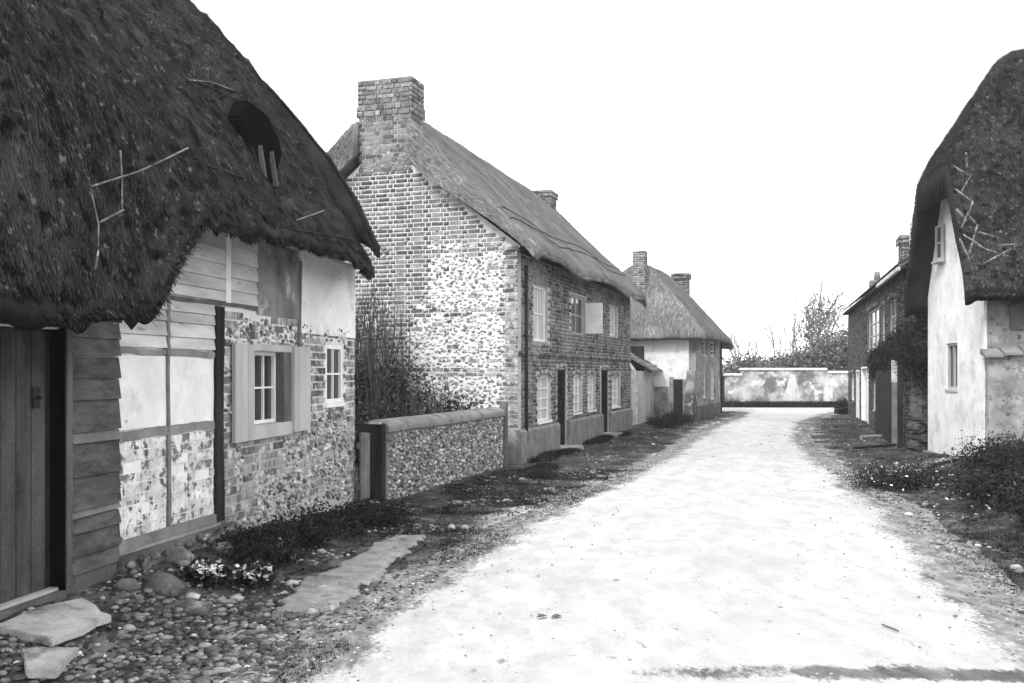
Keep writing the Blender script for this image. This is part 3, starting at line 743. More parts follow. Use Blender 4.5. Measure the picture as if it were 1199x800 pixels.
# ================================================================== 2. GARDEN WALL AND GATE
F2 = Frame(-1.60, 12.05, 17.9); B1 = empty('flint_garden_wall', F2)
tag(B1, 'low flint garden wall with rounded cement coping between the two left cottages', 'wall')
GL = 4.75
MB().box(.0, GL, .03, .33, -.05, .96).build('wall', M['cement'], B1)
cp = []
for k in range(9):
    t = math.pi * k / 8; cp.append((.18 - .205 * math.cos(t), .965 + .10 * math.sin(t)))
cp = [(-.025, .915)] + cp + [(.385, .915)]
nseg = 8
for k in range(nseg):
    a, b = -.04 + (GL + .04) * k / nseg, -.04 + (GL + .04) * (k + 1) / nseg
    MB().prism([(p[0] + random.uniform(-.004, .004), p[1] + random.uniform(-.006, .006)) for p in cp], a + .003, b - .003, 'x').build('coping', M['cement'], B1, smooth=False)
ms = Masonry(F2, B1)
ms.flints(.04, GL, .0, .90, at=.025, pitch=.068, r=(.026, .042))
ms.build()
MB().box(-.16, -.045, .02, .36, -.05, 1.02).build('end_post', M['timber_dark'], B1, bevel=.01)
MB().box(-.17, -.10, .05, .2, 1.022, 1.05).build('post_cap', M['slab'], B1)
MB().box(GL + .02, GL + .14, -.03, .10, -.05, 1.16).build('end_post', M['timber_grey'], B1, bevel=.008)
gt = empty('wooden_gate', F2); tag(gt, 'narrow grey wooden gate beside the near cottage corner', 'gate')
for k in range(3):
    MB().box(-.42 + k * .085, -.42 + k * .085 + .08, .18, .205, .04, .93 - .01 * k).build('gate_board', M['timber_grey'], gt, bevel=.003)
MB().box(-.43, -.17, .206, .24, .2, .28).box(-.43, -.17, .206, .24, .72, .8).build('gate_rail', M['timber_grey'], gt)

# ================================================================== 3. BRICK AND FLINT COTTAGE (left, middle)
F3 = Frame(.10, 17.1, 17.83); D1 = empty('brick_cottage', F3)
tag(D1, 'two storey brick cottage with grey thatch, tall gable chimney and long row of street windows', 'cottage')
L3, W3, HC = 11.2, 5.4, 2.70
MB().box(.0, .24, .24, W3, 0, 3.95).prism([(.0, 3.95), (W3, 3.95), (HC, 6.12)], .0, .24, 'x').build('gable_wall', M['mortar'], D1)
MB().box(L3 - .24, L3, .24, W3, 0, 3.95).prism([(0, 3.95), (W3, 3.95), (HC, 6.02)], L3 - .24, L3, 'x').build('gable_wall', M['mortar_front'], D1)
MB().box(.24, L3 - .24, W3 - .24, W3, 0, 3.9).build('back_wall', M['mortar_front'], D1)
fx = lambda p: F3.P(p, 435)[0]
def fz(px, py): return F3.P(px, py)[1]
wins = []   # px0, px1, py top (at mid px), py bottom
def wr(p0, p1, yt, yb): m = (p0 + p1) / 2; return (fx(p0), fx(p1), fz(m, yb), fz(m, yt))
low = [wr(629, 644.5, 441, 493), wr(671, 680, 440, 483), wr(688, 696.5, 440, 480), wr(716.5, 725, 440, 476)]
upw = [wr(625, 641, 335, 400), wr(669, 685, 343, 392), wr(714.5, 722, 358, 393)]
drs = [wr(652.5, 663, 440, 527), wr(704, 712.5, 438, 510), ]
drs = [(a, b, .08, 1.74) for a, b, c, d in drs]
upw = [(a, b, max(c, 2.25), min(d, 3.45)) for a, b, c, d in upw]
HS = low + upw + drs
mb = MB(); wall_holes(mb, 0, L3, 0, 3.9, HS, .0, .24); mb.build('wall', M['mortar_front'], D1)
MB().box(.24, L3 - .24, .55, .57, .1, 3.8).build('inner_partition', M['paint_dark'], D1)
ms = Masonry(F3, D1)
# front brickwork
def tfront(x, z, a, b): return not inhole(HS, a, b, z, .012) and not inhole([(h[0] - .02, h[1] + .02, h[3], h[3] + .13) for h in low + drs], a, b, z)
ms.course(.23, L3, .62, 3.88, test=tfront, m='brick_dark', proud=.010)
# string course
ms.course(.05, L3, 2.00, 2.08, m='brick_dark', proud=.03, L=.11)
# arches over the ground floor openings
for h in low + drs:
    n = max(4, int((h[1] - h[0]) / .075)); w_ = (h[1] - h[0]) / n
    for k in range(n):
        x = h[0] + (k + .5) * w_; u = (k + .5) / n * 2 - 1; ms.brick((x, -.004, h[3] + .035 + .055 * (1 - u * u)), (w_ / 2 - .006, .016, .05), 'brick')
# gable: quoin, brick upper part, patched flint and whitewashed stone
def rake(y): return 3.95 + (min(y, W3 - y)) * .80 - .03
CHX0, CHX1 = F3.PX(483, 200)[0], F3.PX(421, 200)[0]     # chimney flue width on the gable
def tg(y, z, a, b):
    if z > rake(y) : return False
    quoin = a < .24 + .05 * (int(z / .154) % 2)
    zz_ = z + .35 * (float(vn(y, z, .5, 4, 2)) - .5)
    topbrick = zz_ > 3.95 + .12 * y or (y > 1.75 and zz_ > 3.1)
    lace = abs(((z - .4) % 1.15) - .1) < .085 and y < 2.2 and random.random() < .8
    left = y > 2.1 and float(vn(y, z, .3, 14, 2)) > .45
    stray = random.random() < .10
    return quoin or topbrick or lace or left or stray
usedg = []
def tg2(y, z, a, b):
    r = tg(y, z, a, b)
    if r: usedg.append((a - .015, b + .015, z - .042, z + .042))
    return r
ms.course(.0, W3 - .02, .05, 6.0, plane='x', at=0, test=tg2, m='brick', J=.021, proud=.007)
ug = np.array(usedg)
_l = ms.b['brick']; ms.b['brick_mid'] = [it for it in _l if it[0][1] > 1.7 or it[0][2] > 4.2]; ms.b['brick'] = [it for it in _l if not (it[0][1] > 1.7 or it[0][2] > 4.2)]
def tgs(y, z):
    if z > rake(y) - .05 or z < .5: return False
    return not np.any((ug[:, 0] < y) & (ug[:, 1] > y) & (ug[:, 2] < z) & (ug[:, 3] > z))
ms.flints(.05, 4.2, .5, 6.0, plane='x', at=0, test=tgs, m='flint_pale', pitch=.078, r=(.026, .045))
# chimney over the gable
ca, cb_ = F3.PX(481.5, 120)[0], F3.PX(420.5, 120)[0]; cz = 7.32; cdp = .56
ST = MB().box(.006, cdp, ca + .012, cb_ - .012, 5.0, cz - .02).build('chimney', M['mortar'], D1)
mc = Masonry(F3, ST)
def shell(x0, x1, y0, y1, z0, z1, m, ms_, **k):
    k.setdefault('J', .02); ms_.course(y0, y1, z0, z1, plane='x', at=x0, m=m, **k)
    ms_.course(y0, y1, z0, z1, plane='x', at=x1 - .006, m=m, **k)
    ms_.course(x0 + .01, x1 - .01, z0, z1, plane='y', at=y0, m=m, **k); ms_.course(x0 + .01, x1 - .01, z0, z1, plane='y', at=y1 - .006, m=m, **k)
shell(.0, cdp, ca, cb_, 5.55, 6.62, 'brick_mid', mc)
shell(-.035, cdp + .035, ca - .035, cb_ + .035, 6.63, 6.86, 'brick_mid', mc)
shell(-.015, cdp + .015, ca - .015, cb_ + .015, 6.87, cz, 'brick_mid', mc)
mc.build(nb=260)
MB().box(-.02, cdp + .02, ca - .02, cb_ + .02, cz - .018, cz + .02).build('chimney_cap', M['cement'], ST)
ms.build()
# second chimney at the far end of the ridge
mc2 = MB().box(L3 - .75, L3 - .05, HC - .42, HC + .35, 5.2, 7.12).build('chimney', M['mortar_front'], D1)
mk = Masonry(F3, mc2); shell(L3 - .76, L3 - .04, HC - .43, HC + .36, 6.0, 6.9, 'brick_dark', mk); shell(L3 - .80, L3, HC - .47, HC + .40, 6.91, 7.13, 'brick_dark', mk); mk.build(nb=0)
# rendered plinth between the doors
xsd = [0] + [v for h in drs for v in (h[0] - .02, h[1] + .02)] + [L3]
for a, b in zip(xsd[0::2], xsd[1::2]):
    MB().prism([(-.075, -.05), (.0 - .001, -.05), (-.001, .62), (-.03, .62), (-.075, .57)], a, b, 'x').build('plinth', M['cement'], D1, bevel=.006)
MB().box(-.02, -.001, .0, 2.0, -.05, .42).build('plinth', M['cement'], D1)
for i, h in enumerate(low):
    window(D1, h[0], h[1], h[2], h[3], .04, 2, 4, pane_m='curtain' if i else 'curtain', fw=.04, bar=.022, sill=.08)
for i, h in enumerate(upw):
    window(D1, h[0], h[1], h[2], h[3], .05, 2, 2, frame_m='paint_white' if i != 1 else 'paint_grey', pane_m='curtain' if i != 1 else 'glass', fw=.05, bar=.025, sill=.05)
MB().box(upw[1][1] - .02, upw[1][1] + .03, -.42, -.01, upw[1][2] + .05, upw[1][3] - .12).build('open_casement', M['paint_white'], D1)
for h in drs:
    d_ = MB().box(h[0] + .06, h[1] - .06, .14, .17, .09, h[3] - .05).build('door', M['paint_dark'], D1)
    for k in range(4):
        q = (h[1] - h[0] - .12) / 4; MB().box(h[0] + .06 + k * q + .004, h[0] + .06 + (k + 1) * q - .004, .128, .139, .1, h[3] - .06).build('door_plank', M['paint_dark'], d_)
    MB().box(h[0], h[0] + .058, .03, .20, .08, h[3]).box(h[1] - .058, h[1], .03, .20, .08, h[3]).box(h[0] + .058, h[1] - .058, .03, .2, h[3] - .05, h[3]).build('door_frame', M['timber_dark'], D1)
    MB().box(h[0] - .05, h[1] + .05, -.38, .1, -.03, .079).build('doorstep', M['slab'], D1, bevel=.01)
MB().tube([(.42, -.05, .3), (.42, -.05, 3.7)], .03, 8).build('drainpipe', M['iron'], D1, smooth=True)
MB().box(-.04, .55, -.045, -.033, 1.99, 2.03).build('iron_tie', M['iron'], D1)
# thatch
def z3f(x, y):
    x = np.asarray(x, float); y = np.asarray(y, float)
    wob = .06 * np.sin(x * 1.15 + .6) + .05 * (vn(x, y * 0, .9, 3, 2) - .5)
    a = 4.05 + wob * (1 - sstep(0, 1.2, y)) + (y + .30) * .985; b = 4.05 + (W3 + .35 - y) * .985
    lipz = 3.92 + wob + (y + .42) * 2.6
    z = smin(smin(a, b, .35), lipz, .12) + .04
    z = z - .35 * sstep(L3 - .1, L3 + .45, x) ** 2 - .10 * (1 - sstep(-.25, .1, x)) ** 2
    return z + .05 * (vn(x, y, .7, 22, 2) - .5) + .02 * (vn(x, y, .1, 28, 2) - .5)
def k3(x, y): return ~((x < cdp + .03) & (y > ca - .05) & (y < cb_ + .05))
def th3(x, y): return .12 + .52 * sstep(-.4, 2.2, np.minimum(y, W3 - y))
# the coat is laid in three lengths so that the chimney stack stands through it
thatch('thatch', D1, axis([(cdp + .02, L3 + .42, .09)]), axis([(-.42, 3.4, .06), (3.4, W3 + .42, .12)]), z3f, th3, M['thatch_grey'])
thatch('thatch', D1, axis([(-.26, cdp + .02, .08)]), axis([(-.42, ca - .02, .06)]), z3f, th3, M['thatch_grey'])
thatch('thatch', D1, axis([(-.26, cdp + .02, .08)]), axis([(cb_ + .02, W3 + .42, .08)]), z3f, th3, M['thatch_grey'])
straws('thatch_straw', D1, z3f, -.26, L3 + .42, -.42, 3.0, 60000, .13, .010, M['straw_grey'], keep=k3, lift=.012, spread=.3)
straws('thatch_straw', D1, z3f, -.26, 1.5, 3.0, W3 + .4, 2500, .22, .014, M['straw_grey'], keep=k3)
fringe('eave_straw', D1, [(x, -.41, float(z3f(x, -.41)) - .10) for x in np.arange(-.2, L3 + .4, .15)], 5000, M['straw_grey'], .06, .014)
nv = 9000; yv = RNG.uniform(-.40, W3 + .38, nv); tv = RNG.uniform(0, 1, nv) ** .8
okv = ~((yv > ca - .04) & (yv < cb_ + .04)); yv, tv = yv[okv], tv[okv]; nv = len(yv)
zv = z3f(yv * 0 - .26, yv) - th3(0 * yv, yv) * tv
Pv = np.stack([np.full(nv, -.262) - RNG.uniform(0, .012, nv), yv, zv], -1); sgn = np.where(yv < HC, 1, -1)
Dv = np.stack([RNG.normal(-.12, .15, nv), sgn * .71 + RNG.normal(0, .12, nv), .70 + RNG.normal(0, .12, nv)], -1) * .07; Wv = np.stack([0 * yv, -sgn * .7, 0 * yv + .7], -1) * .008
quads_obj('verge_straw', np.stack([Pv - Wv, Pv + Wv, Pv + Dv + Wv * .5, Pv + Dv - Wv * .5], 1), M['straw_grey'], D1, 'stuff')
for off in (.12, .34):
    MB().tube([(x, off, float(z3f(x, off)) + .022) for x in np.arange(-.1, L3 + .3, .18)], .014, 5).build('hazel_rod', M['timber_dark'], D1)
MB().bar((.03, -.02, 3.98), (.03, HC - .62, 5.58), .02, .09).build('bargeboard', M['limewash_worn'], D1)

# ================================================================== 4. SHED WITH LEAN-TO ROOF
F4 = Frame(4.00, 29.75, 17.8); E1 = empty('lean_to_shed', F4)
tag(E1, 'small cob walled shed with sloping tiled roof between brick cottage and farther thatched cottage', 'shed')
def cobwall(name, x0, x1, y0, y1, z1, m, par, n=24):
    xsn = np.linspace(x0, x1, n); mb = MB(); rows = 8
    V = []
    for i, x in enumerate(xsn):
        for k in range(rows + 1):
            z = -.05 + (z1 + .05) * k / rows; V.append((x, y0 + .05 * (float(vn(x, z, .5, 3, 2)) - .5) + .03 * z, z + (.05 * (float(vn(x, 0, .4, 8)) - .5) if k == rows else 0)))
    for i, x in enumerate(xsn):
        for k in range(rows + 1): q = V[i * (rows + 1) + k]; V.append((q[0], y1, q[2]))
    R = rows + 1; N = n * R; F = []
    for i in range(n - 1):
        for k in range(rows):
            a = i * R + k; F.append((a, a + R, a + R + 1, a + 1)); F.append((a + N, a + 1 + N, a + R + 1 + N, a + R + N))
        F.append((i * R + rows, (i + 1) * R + rows, (i + 1) * R + rows + N, i * R + rows + N))
    for k in range(rows): F.append((k, k + 1, k + 1 + N, k + N)); a = (n - 1) * R + k; F.append((a, a + N, a + 1 + N, a + 1))
    mb.v = V; mb.f = F; return mb.build(name, m, par, smooth=False)
cobwall('wall', .35, 3.5, 0, .35, 1.70, M['cob'], E1)
MB().box(3.3, 3.5, .36, 2.2, 0, 2.6).box(.5, 3.3, 2.0, 2.2, 0, 2.7).build('back_wall', M['timber_dark'], E1)
for r in range(9):
    y0 = -.22 + r * .22
    for k in range(10):
        x0 = 1.45 + k * .265 + random.uniform(-.01, .01)
        z = 1.72 + (y0 + .22) * .62
        MB().add([(x0, y0, z), (x0 + .22, y0, z), (x0 + .22, y0 + .25, z + .155 - .02), (x0, y0 + .25, z + .135), (x0, y0, z + .03), (x0 + .22, y0, z + .03), (x0 + .22, y0 + .25, z + .165), (x0, y0 + .25, z + .165)], BOXF).build('roof_tile', M['tile'], E1)
MB().bar((1.56, -.2, 1.70), (1.56, 1.9, 3.0), .05, .10).build('rafter', M['timber_dark'], E1)
MB().box(-.35, -.22, .0, .12, -.05, 1.75).box(.1, .2, .0, .1, -.05, 1.35).build('post', M['limewash_worn'], E1)
MB().bar((-.35, .2, 1.95), (.5, .1, 1.60), .05, .14).build('bargeboard', M['paint_white'], E1)

# ================================================================== 5. FARTHER THATCHED COTTAGE (left)
F5 = Frame(6.53, 33.0, 21.5); H1 = empty('thatched_cottage', F5)
tag(H1, 'farther small cottage at the left bend, hipped grey thatch, two chimneys and pale end wall', 'cottage')
L5, W5 = 5.5, 4.7
MB().box(.0, .25, .25, W5, .0, 3.1).build('end_wall', M['limewash'], H1)
w5 = [F5.P(p, 470)[0] for p in (824, 827, 832.5, 837)]
h5 = [(w5[0] - .1, w5[1], .75, 1.65), (w5[2], w5[3], .6, 1.75)]
u5 = [(h5[0][0], h5[0][1] + .05, 2.3, 2.85), (h5[1][0], h5[1][1], 2.3, 2.85)]
mb = MB(); wall_holes(mb, 0, L5, 0, 3.0, h5 + u5, 0, .25); mb.build('wall', M['plaster_grey'], H1)
for h in h5 + u5: window(H1, h[0], h[1], h[2], h[3], .04, 1, 3, pane_m='curtain' if h is h5[1] else 'glass', fw=.05, bar=.03, sill=.04)
MB().box(L5 - .25, L5, .25, W5, 0, 3).box(.25, L5 - .25, W5 - .25, W5, 0, 3).build('back_wall', M['plaster_grey'], H1)
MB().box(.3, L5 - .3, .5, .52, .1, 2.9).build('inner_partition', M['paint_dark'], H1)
MB().prism([(-.03, -.05), (-.002, -.05), (-.002, .45), (-.03, .45)], .0, L5, 'x').build('plinth', M['plaster_dark'], H1)
MB().box(L5 + .002, L5 + .10, -.06, .06, 0, 2.9).build('corner_post', M['timber_dark'], H1)
# end wall doorway, brick buttress, white lintel
ey = lambda p: F5.PX(p, 470)[0]
dE = MB().box(-.03, -.003, ey(799.5), ey(789), .0, 1.42).build('door', M['paint_dark'], H1)
MB().box(-.05, -.004, ey(789) + .01, ey(784), -.05, 1.5).box(-.05, -.004, ey(804), ey(799.5) - .01, -.05, 1.42).build('door_frame', M['plaster_grey'], H1)
MB().prism([(-.002, .0), (-.002, 1.75), (-.10, 1.70), (-.75, -.05), (-.002, -.05)], .01, ey(804) - .02, 'y').build('buttress', M['brick_dark'], H1)
MB().box(-.02, -.003, ey(783), ey(735), .0, 1.15).build('lower_render', M['plaster_grey'], H1)
def z5f(x, y):
    x = np.asarray(x, float); y = np.asarray(y, float)
    s = 1.12; a = 3.12 + (y + .35) * s; b = 3.12 + (W5 + .35 - y) * s; c = 3.15 + (x + .30) * 1.9; d = 3.0 + (L5 + .65 - x) * 1.55
    z = smin(smin(a, b, .4), smin(c, d, .4), .4)
    lip = 2.98 + np.minimum(np.minimum(y + .42, W5 + .42 - y), np.minimum(x + .38, L5 + .72 - x)) * 3
    z = smin(z, lip, .12) - .12 * sstep(L5 - .6, L5 + .7, x)
    z = smin(z, 5.75 + 0 * z, .3)
    return z + .07 * (vn(x, y, .6, 33, 2) - .5) + .02 * (vn(x, y, .1, 38, 2) - .5)
thatch('thatch', H1, axis([(-.38, L5 + .72, .1)]), axis([(-.42, W5 + .42, .1)]), z5f, lambda x, y: .14 + .3 * sstep(3.2, 4.4, z5f(x, y)), M['thatch_mid'])
straws('thatch_straw', H1, z5f, -.38, L5 + .7, -.4, W5 + .3, 22000, .14, .014, M['straw_mid'])
def stack(root, x0, x1, y0, y1, z0, z1, fr, m='brick_dark', cap=True):
    st = MB().box(x0, x1, y0, y1, z0, z1 - .01).build('chimney', M['mortar_front'], root)
    k = Masonry(fr, st); shell(x0 - .002, x1 + .002, y0 - .002, y1 + .002, z0, z1 - (.24 if cap else 0), m, k)
    if cap: shell(x0 - .06, x1 + .06, y0 - .06, y1 + .06, z1 - .235, z1, m, k); MB().box(x0 - .05, x1 + .05, y0 - .05, y1 + .05, z1 - .1, z1 + .02).build('chimney_cap', M['cement'], st)
    k.build(nb=0); return st
stack(H1, .50, .95, 1.97, 2.42, 3.6, 6.15, F5, 'brick_mid', False)
stack(H1, 4.95, 5.45, 1.25, 1.85, 4.0, 5.72, F5)

# ================================================================== 6. LIMEWASHED COTTAGE (right)
NX, NY = 7.92, 15.6; FX_, FY_ = 8.46, 18.9
A6 = math.degrees(math.atan2(FX_ - NX, FY_ - NY)); W6 = math.hypot(FX_ - NX, FY_ - NY)
F6 = Frame(FX_, FY_, A6, 'R'); R1 = empty('limewashed_cottage', F6)
tag(R1, 'tall white limewashed cottage gable on the right under very steep dark thatch with crossed rods', 'cottage')
D6 = 7.5
g_ = lambda px, py: F6.P(px, py)
wa = (g_(1099.5, 0)[0], g_(1107, 0)[0], g_(1103, 305)[1], g_(1103, 264)[1])
wb = (g_(1108, 0)[0], g_(1121, 0)[0], g_(1114, 456)[1], g_(1114, 402)[1])
mb = MB(); wall_holes(mb, 0, W6, -.1, 3.2, [wb], 0, .05); mb.build('gable_wall', M['limewash'], R1)
mb = MB(); HM = W6 / 2
sl6 = 1.55
mb.prism([(0, 3.2), (W6, 3.2), (W6 - (5.0 - 3.2) / 2.0, 5.0), ((5.0 - 3.2) / 2.0, 5.0)], .0, .4, 'y').build('gable_wall', M['limewash'], R1)
mb = MB(); wall_holes(mb, .4, W6 - .4, -.1, 3.2, [wb], .052, .4); mb.build('wall_core', M['plaster_dark'], R1)
window(R1, wa[0], wa[1], wa[2], wa[3], -.075, 1, 2, fw=.045, bar=.03, sill=.06, frame_m='paint_grey')
window(R1, wb[0], wb[1], wb[2], wb[3], .03, 2, 1, fw=.05, bar=.05, frame_m='paint_grey', sill=.05)
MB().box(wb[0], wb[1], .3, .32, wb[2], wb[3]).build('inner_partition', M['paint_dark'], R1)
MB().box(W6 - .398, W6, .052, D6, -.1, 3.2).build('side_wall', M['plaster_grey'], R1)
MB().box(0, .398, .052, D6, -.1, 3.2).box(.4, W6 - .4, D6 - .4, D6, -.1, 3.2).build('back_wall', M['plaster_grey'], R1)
MB().prism([(-.02, -.15), (W6 * .5, -.3), (W6 + .03, -.3), (W6 + .03, .12), (-.02, .10)], -.10, -.002, 'y').build('plinth', M['cement'], R1, bevel=.01)
# thicker lower wall with its sloping ledge on the near side
cobwallp = MB()
MB().box(W6 + .002, W6 + .16, .02, D6, -.2, 1.98).build('lower_wall', M['plaster_grey'], R1)
for k in range(12):
    y0 = -.06 + k * .30; z = 1.99 + .035 * k
    MB().add([(W6 + .001, y0, z + .0), (W6 + .26, y0, z - .06), (W6 + .26, y0 + .29, z - .055), (W6 + .001, y0 + .29, z + .005), (W6 + .001, y0, z + .09), (W6 + .26, y0, z - .02), (W6 + .26, y0 + .29, z - .015), (W6 + .001, y0 + .29, z + .095)], BOXF).build('ledge_tile', M['cement'], R1)
MB().box(W6 + .001, W6 + .05, .4, .9, 2.4, 3.1).build('render_patch', M['plaster_dark'], R1)
def z6f(x, y):
    x = np.asarray(x, float); y = np.asarray(y, float)
    s = 2.25; a = 3.46 + (x + .06) * s; b = 3.60 + (W6 + .30 - x) * s
    lip = 3.10 + np.minimum(x + .14, W6 + .42 - x) * 5
    hip = 5.45 + (y + .42) * 1.75 - .9 * np.clip(y - .6, 0, 9) ** 1.3 * .5
    hip = np.where(y > 1.9, hip.max() if hip.size > 50 else 9.9, hip) if False else hip
    hip = np.maximum(hip, 5.45 + (y + .42) * 1.1)
    z = smin(smin(a, b, .5), lip, .2); z = smin(z, hip, .35); z = smin(z, 8.2 + 0 * z, .5)
    z = z - .10 * (1 - sstep(-.45, -.2, y))
    return z + .10 * (vn(x, y, .6, 43, 2) - .5) + .04 * (vn(x, y, .12, 48, 2) - .5)
thatch('thatch', R1, axis([(-.14, W6 + .42, .05)]), axis([(-.42, 3, .05), (3, D6 + .4, .2)]), z6f, lambda x, y: .22 + .40 * sstep(.0, .9, np.minimum(x + .14, W6 + .42 - x)), M['thatch_dark'])
straws('thatch_straw', R1, z6f, -.14, W6 + .42, -.42, 3.6, 110000, .07, .009, M['straw_dark'], spread=.6, lift=.02, up=.02)
fringe('eave_straw', R1, [(W6 + .40, y, 2.98) for y in np.arange(-.4, 4, .1)], 4000, M['straw_dark'], .06, .014)
dom6 = (-.4, W6 + .4, -.42, 4)
rods(R1, F6, z6f, [[(1118, 197), (1136, 209)], [(1133, 182), (1134, 200)], [(1138, 210), (1128, 227)], [(1120, 224), (1141, 240)], [(1141, 240), (1128, 270)], [(1136, 255), (1147, 268)], [(1146, 268), (1137, 300)],
                   [(1130, 278), (1155, 295), (1190, 306)], [(1148, 275), (1174, 283)], [(1154, 312), (1194, 290)], [(1168, 291), (1199, 289)], [(1126, 283), (1138, 310)], [(1122, 248), (1134, 262)], [(1192, 308), (1199, 304)]], dom6, .019, lift=.045)

# ================================================================== 7. BRICK TERRACE (right, beyond)
L7 = 17.0; A7 = 15.66; nx7, ny7 = 8.69, 20.3
fx7, fy7 = nx7 + L7 * math.sin(math.radians(A7)), ny7 + L7 * math.cos(math.radians(A7))
F7 = Frame(fx7, fy7, A7, 'R'); T1 = empty('brick_terrace', F7)
tag(T1, 'shade-toned brick terrace house on the right with tiled roof beyond the limewashed cottage', 'house')
q7 = lambda p: F7.P(p, 435)[0]
W7 = 4.8
lo7 = [(q7(1022), q7(1027.5), .55, 1.55), (q7(1041), q7(1047.5), .60, 1.6), (q7(996.5), q7(1000), .6, 1.6)]
up7 = [(q7(1016), q7(1029.5), 2.35, 3.55), (q7(1032), q7(1036.5), 2.35, 3.45), (q7(1041), q7(1049.5), 2.3, 3.5)]
dr7 = [(q7(1009), q7(1017), .05, 1.85), (q7(1003), q7(1006.5), .05, 1.75)]
HS7 = lo7 + up7 + dr7
mb = MB(); wall_holes(mb, 0, L7, -.05, 4.05, HS7, 0, .25); mb.build('wall', M['mortar_shaded'], T1)
MB().box(L7 - .25, L7, .25, W7, 0, 4.05).prism([(0, 4.05), (W7, 4.05), (W7 / 2, 6.0)], L7 - .25, L7, 'x').build('gable_wall', M['brick_shaded'], T1)
MB().box(0, .25, .25, W7, 0, 4.05).prism([(0, 4.05), (W7, 4.05), (W7 / 2, 6.0)], 0, .25, 'x').box(.25, L7 - .25, W7 - .25, W7, 0, 4.05).build('back_wall', M['mortar_front'], T1)
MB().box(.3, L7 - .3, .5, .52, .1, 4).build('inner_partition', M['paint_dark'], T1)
ms = Masonry(F7, T1)
ms.course(0, L7, .0, 4.02, test=lambda x, z, a, b: not inhole(HS7, a, b, z, .01), m='brick_shaded')
ms.course(.24, W7, 0, 4.0, plane='x', at=L7 - .01, m='brick_shaded')
for h in up7 + lo7:
    n = max(4, int((h[1] - h[0]) / .08)); w_ = (h[1] - h[0]) / n
    for k in range(n): u = (k + .5) / n * 2 - 1; ms.brick((h[0] + (k + .5) * w_, -.012, h[3] + .05 + .05 * (1 - u * u)), (w_ / 2 - .006, .018, .055), 'brick_dark')
ms.build(nb=120)
for i, h in enumerate(lo7): window(T1, h[0], h[1], h[2], h[3], .04, 2, 2, pane_m='curtain' if i == 1 else 'glass', fw=.05, bar=.03, sill=.05)
for i, h in enumerate(up7): window(T1, h[0], h[1], h[2], h[3], .04, 2, 3, pane_m='glass', fw=.05, bar=.03, sill=.05, frame_m='paint_grey')
for i, h in enumerate(dr7):
    MB().box(h[0] + .08, h[1] - .08, .10, .14, .06, h[3] - .06).build('door', M['paint_white' if i == 0 else 'paint_dark'], T1)
    MB().box(h[0], h[0] + .078, -.02, .16, .05, h[3]).box(h[1] - .078, h[1], -.02, .16, .05, h[3]).box(h[0] + .078, h[1] - .078, -.02, .16, h[3] - .058, h[3]).build('door_frame', M['paint_white'], T1)
sl7 = (6.05 - 4.02) / (W7 / 2 + .25)
nr = 14
for side in (0, 1):
    for r in range(nr):
        y0 = -.25 + (W7 / 2 + .25) * r / nr; y1 = -.25 + (W7 / 2 + .25) * (r + 1) / nr + .03
        z0 = 4.02 + (y0 + .25) * sl7; z1_ = 4.02 + (y1 + .25) * sl7
        if side: y0, y1 = W7 - y0, W7 - y1
        cen = MB()
        kx = 56
        for k in range(kx):
            a = -.15 + (L7 + .3) * k / kx; b = -.15 + (L7 + .3) * (k + 1) / kx - .01; j = random.uniform(-.006, .006)
            cen.add([(a, y0, z0 + .03 + j), (b, y0, z0 + .03 + j), (b, y1, z1_ + .005), (a, y1, z1_ + .005), (a, y0, z0 + .055 + j), (b, y0, z0 + .055 + j), (b, y1, z1_ + .03), (a, y1, z1_ + .03)], BOXF)
        cen.build('tile_course', M['tile'], T1, kind='stuff')
MB().box(-.15, L7 + .15, -.20, -.02, 3.93, 4.00).build('gutter_board', M['timber_dark'], T1)
MB().bar((L7 + .1, -.24, 4.0), (L7 + .1, W7 / 2, 6.02), .03, .12).build('bargeboard', M['timber_grey'], T1)
MB().box(L7 - 4.2, L7 + .12, -.27, -.205, 3.90, 3.98).build('fascia_board', M['limewash_worn'], T1)
stack(T1, L7 - 6.4, L7 - 5.7, .55, 1.25, 4.4, 5.45, F7)
stack(T1, .3, .8, .8, 1.2, 4.6, 5.2, F7)
MB().tube([(.55, 1.0, 5.2), (.55, 1.0, 5.55)], .13, 10, .10).build('chimney_pot', M['tile'], T1, smooth=True)
stack(T1, L7 - .75, L7 - .3, .1, .5, 3.9, 5.05, F7, 'brick_washed', False)
MB().tube([(L7 - .55, .22, 5.05), (L7 - .55, .22, 5.4)], .11, 10, .09).build('chimney_pot', M['limewash_worn'], T1, smooth=True)
# boarded fence with its tall pale post in front of the gap
fn = empty('board_fence', F7); tag(fn, 'dark upright board fence with a tall pale post against the brick terrace', 'fence')
fa, fb = q7(1034), q7(1056); nb_ = 14
for k in range(nb_):
    a = fa + (fb - fa) * k / nb_; b = fa + (fb - fa) * (k + 1) / nb_ - .012
    MB().box(a, b, -.20, -.175, -.02, 1.72 + random.uniform(-.02, .02) - (.8 if k < 0 else 0)).build('fence_board', M['timber_dark'], fn)
MB().box(fa, fb, -.174, -.13, .3, .4).box(fa, fb, -.174, -.13, 1.3, 1.4).build('fence_rail', M['timber_dark'], fn)
p0 = q7(1057); MB().box(p0, p0 + .12, -.24, -.12, -.05, 1.95).build('fence_post', M['timber_grey'], fn, bevel=.01)
MB().box(p0 - .004, p0 + .124, -.244, -.116, 1.45, 1.953).build('post_cap', M['limewash_worn'], fn)
p1 = q7(1063); MB().box(p1, p1 + .10, -.22, -.12, -.05, 1.85).build('fence_post', M['timber_dark'], fn, bevel=.01)

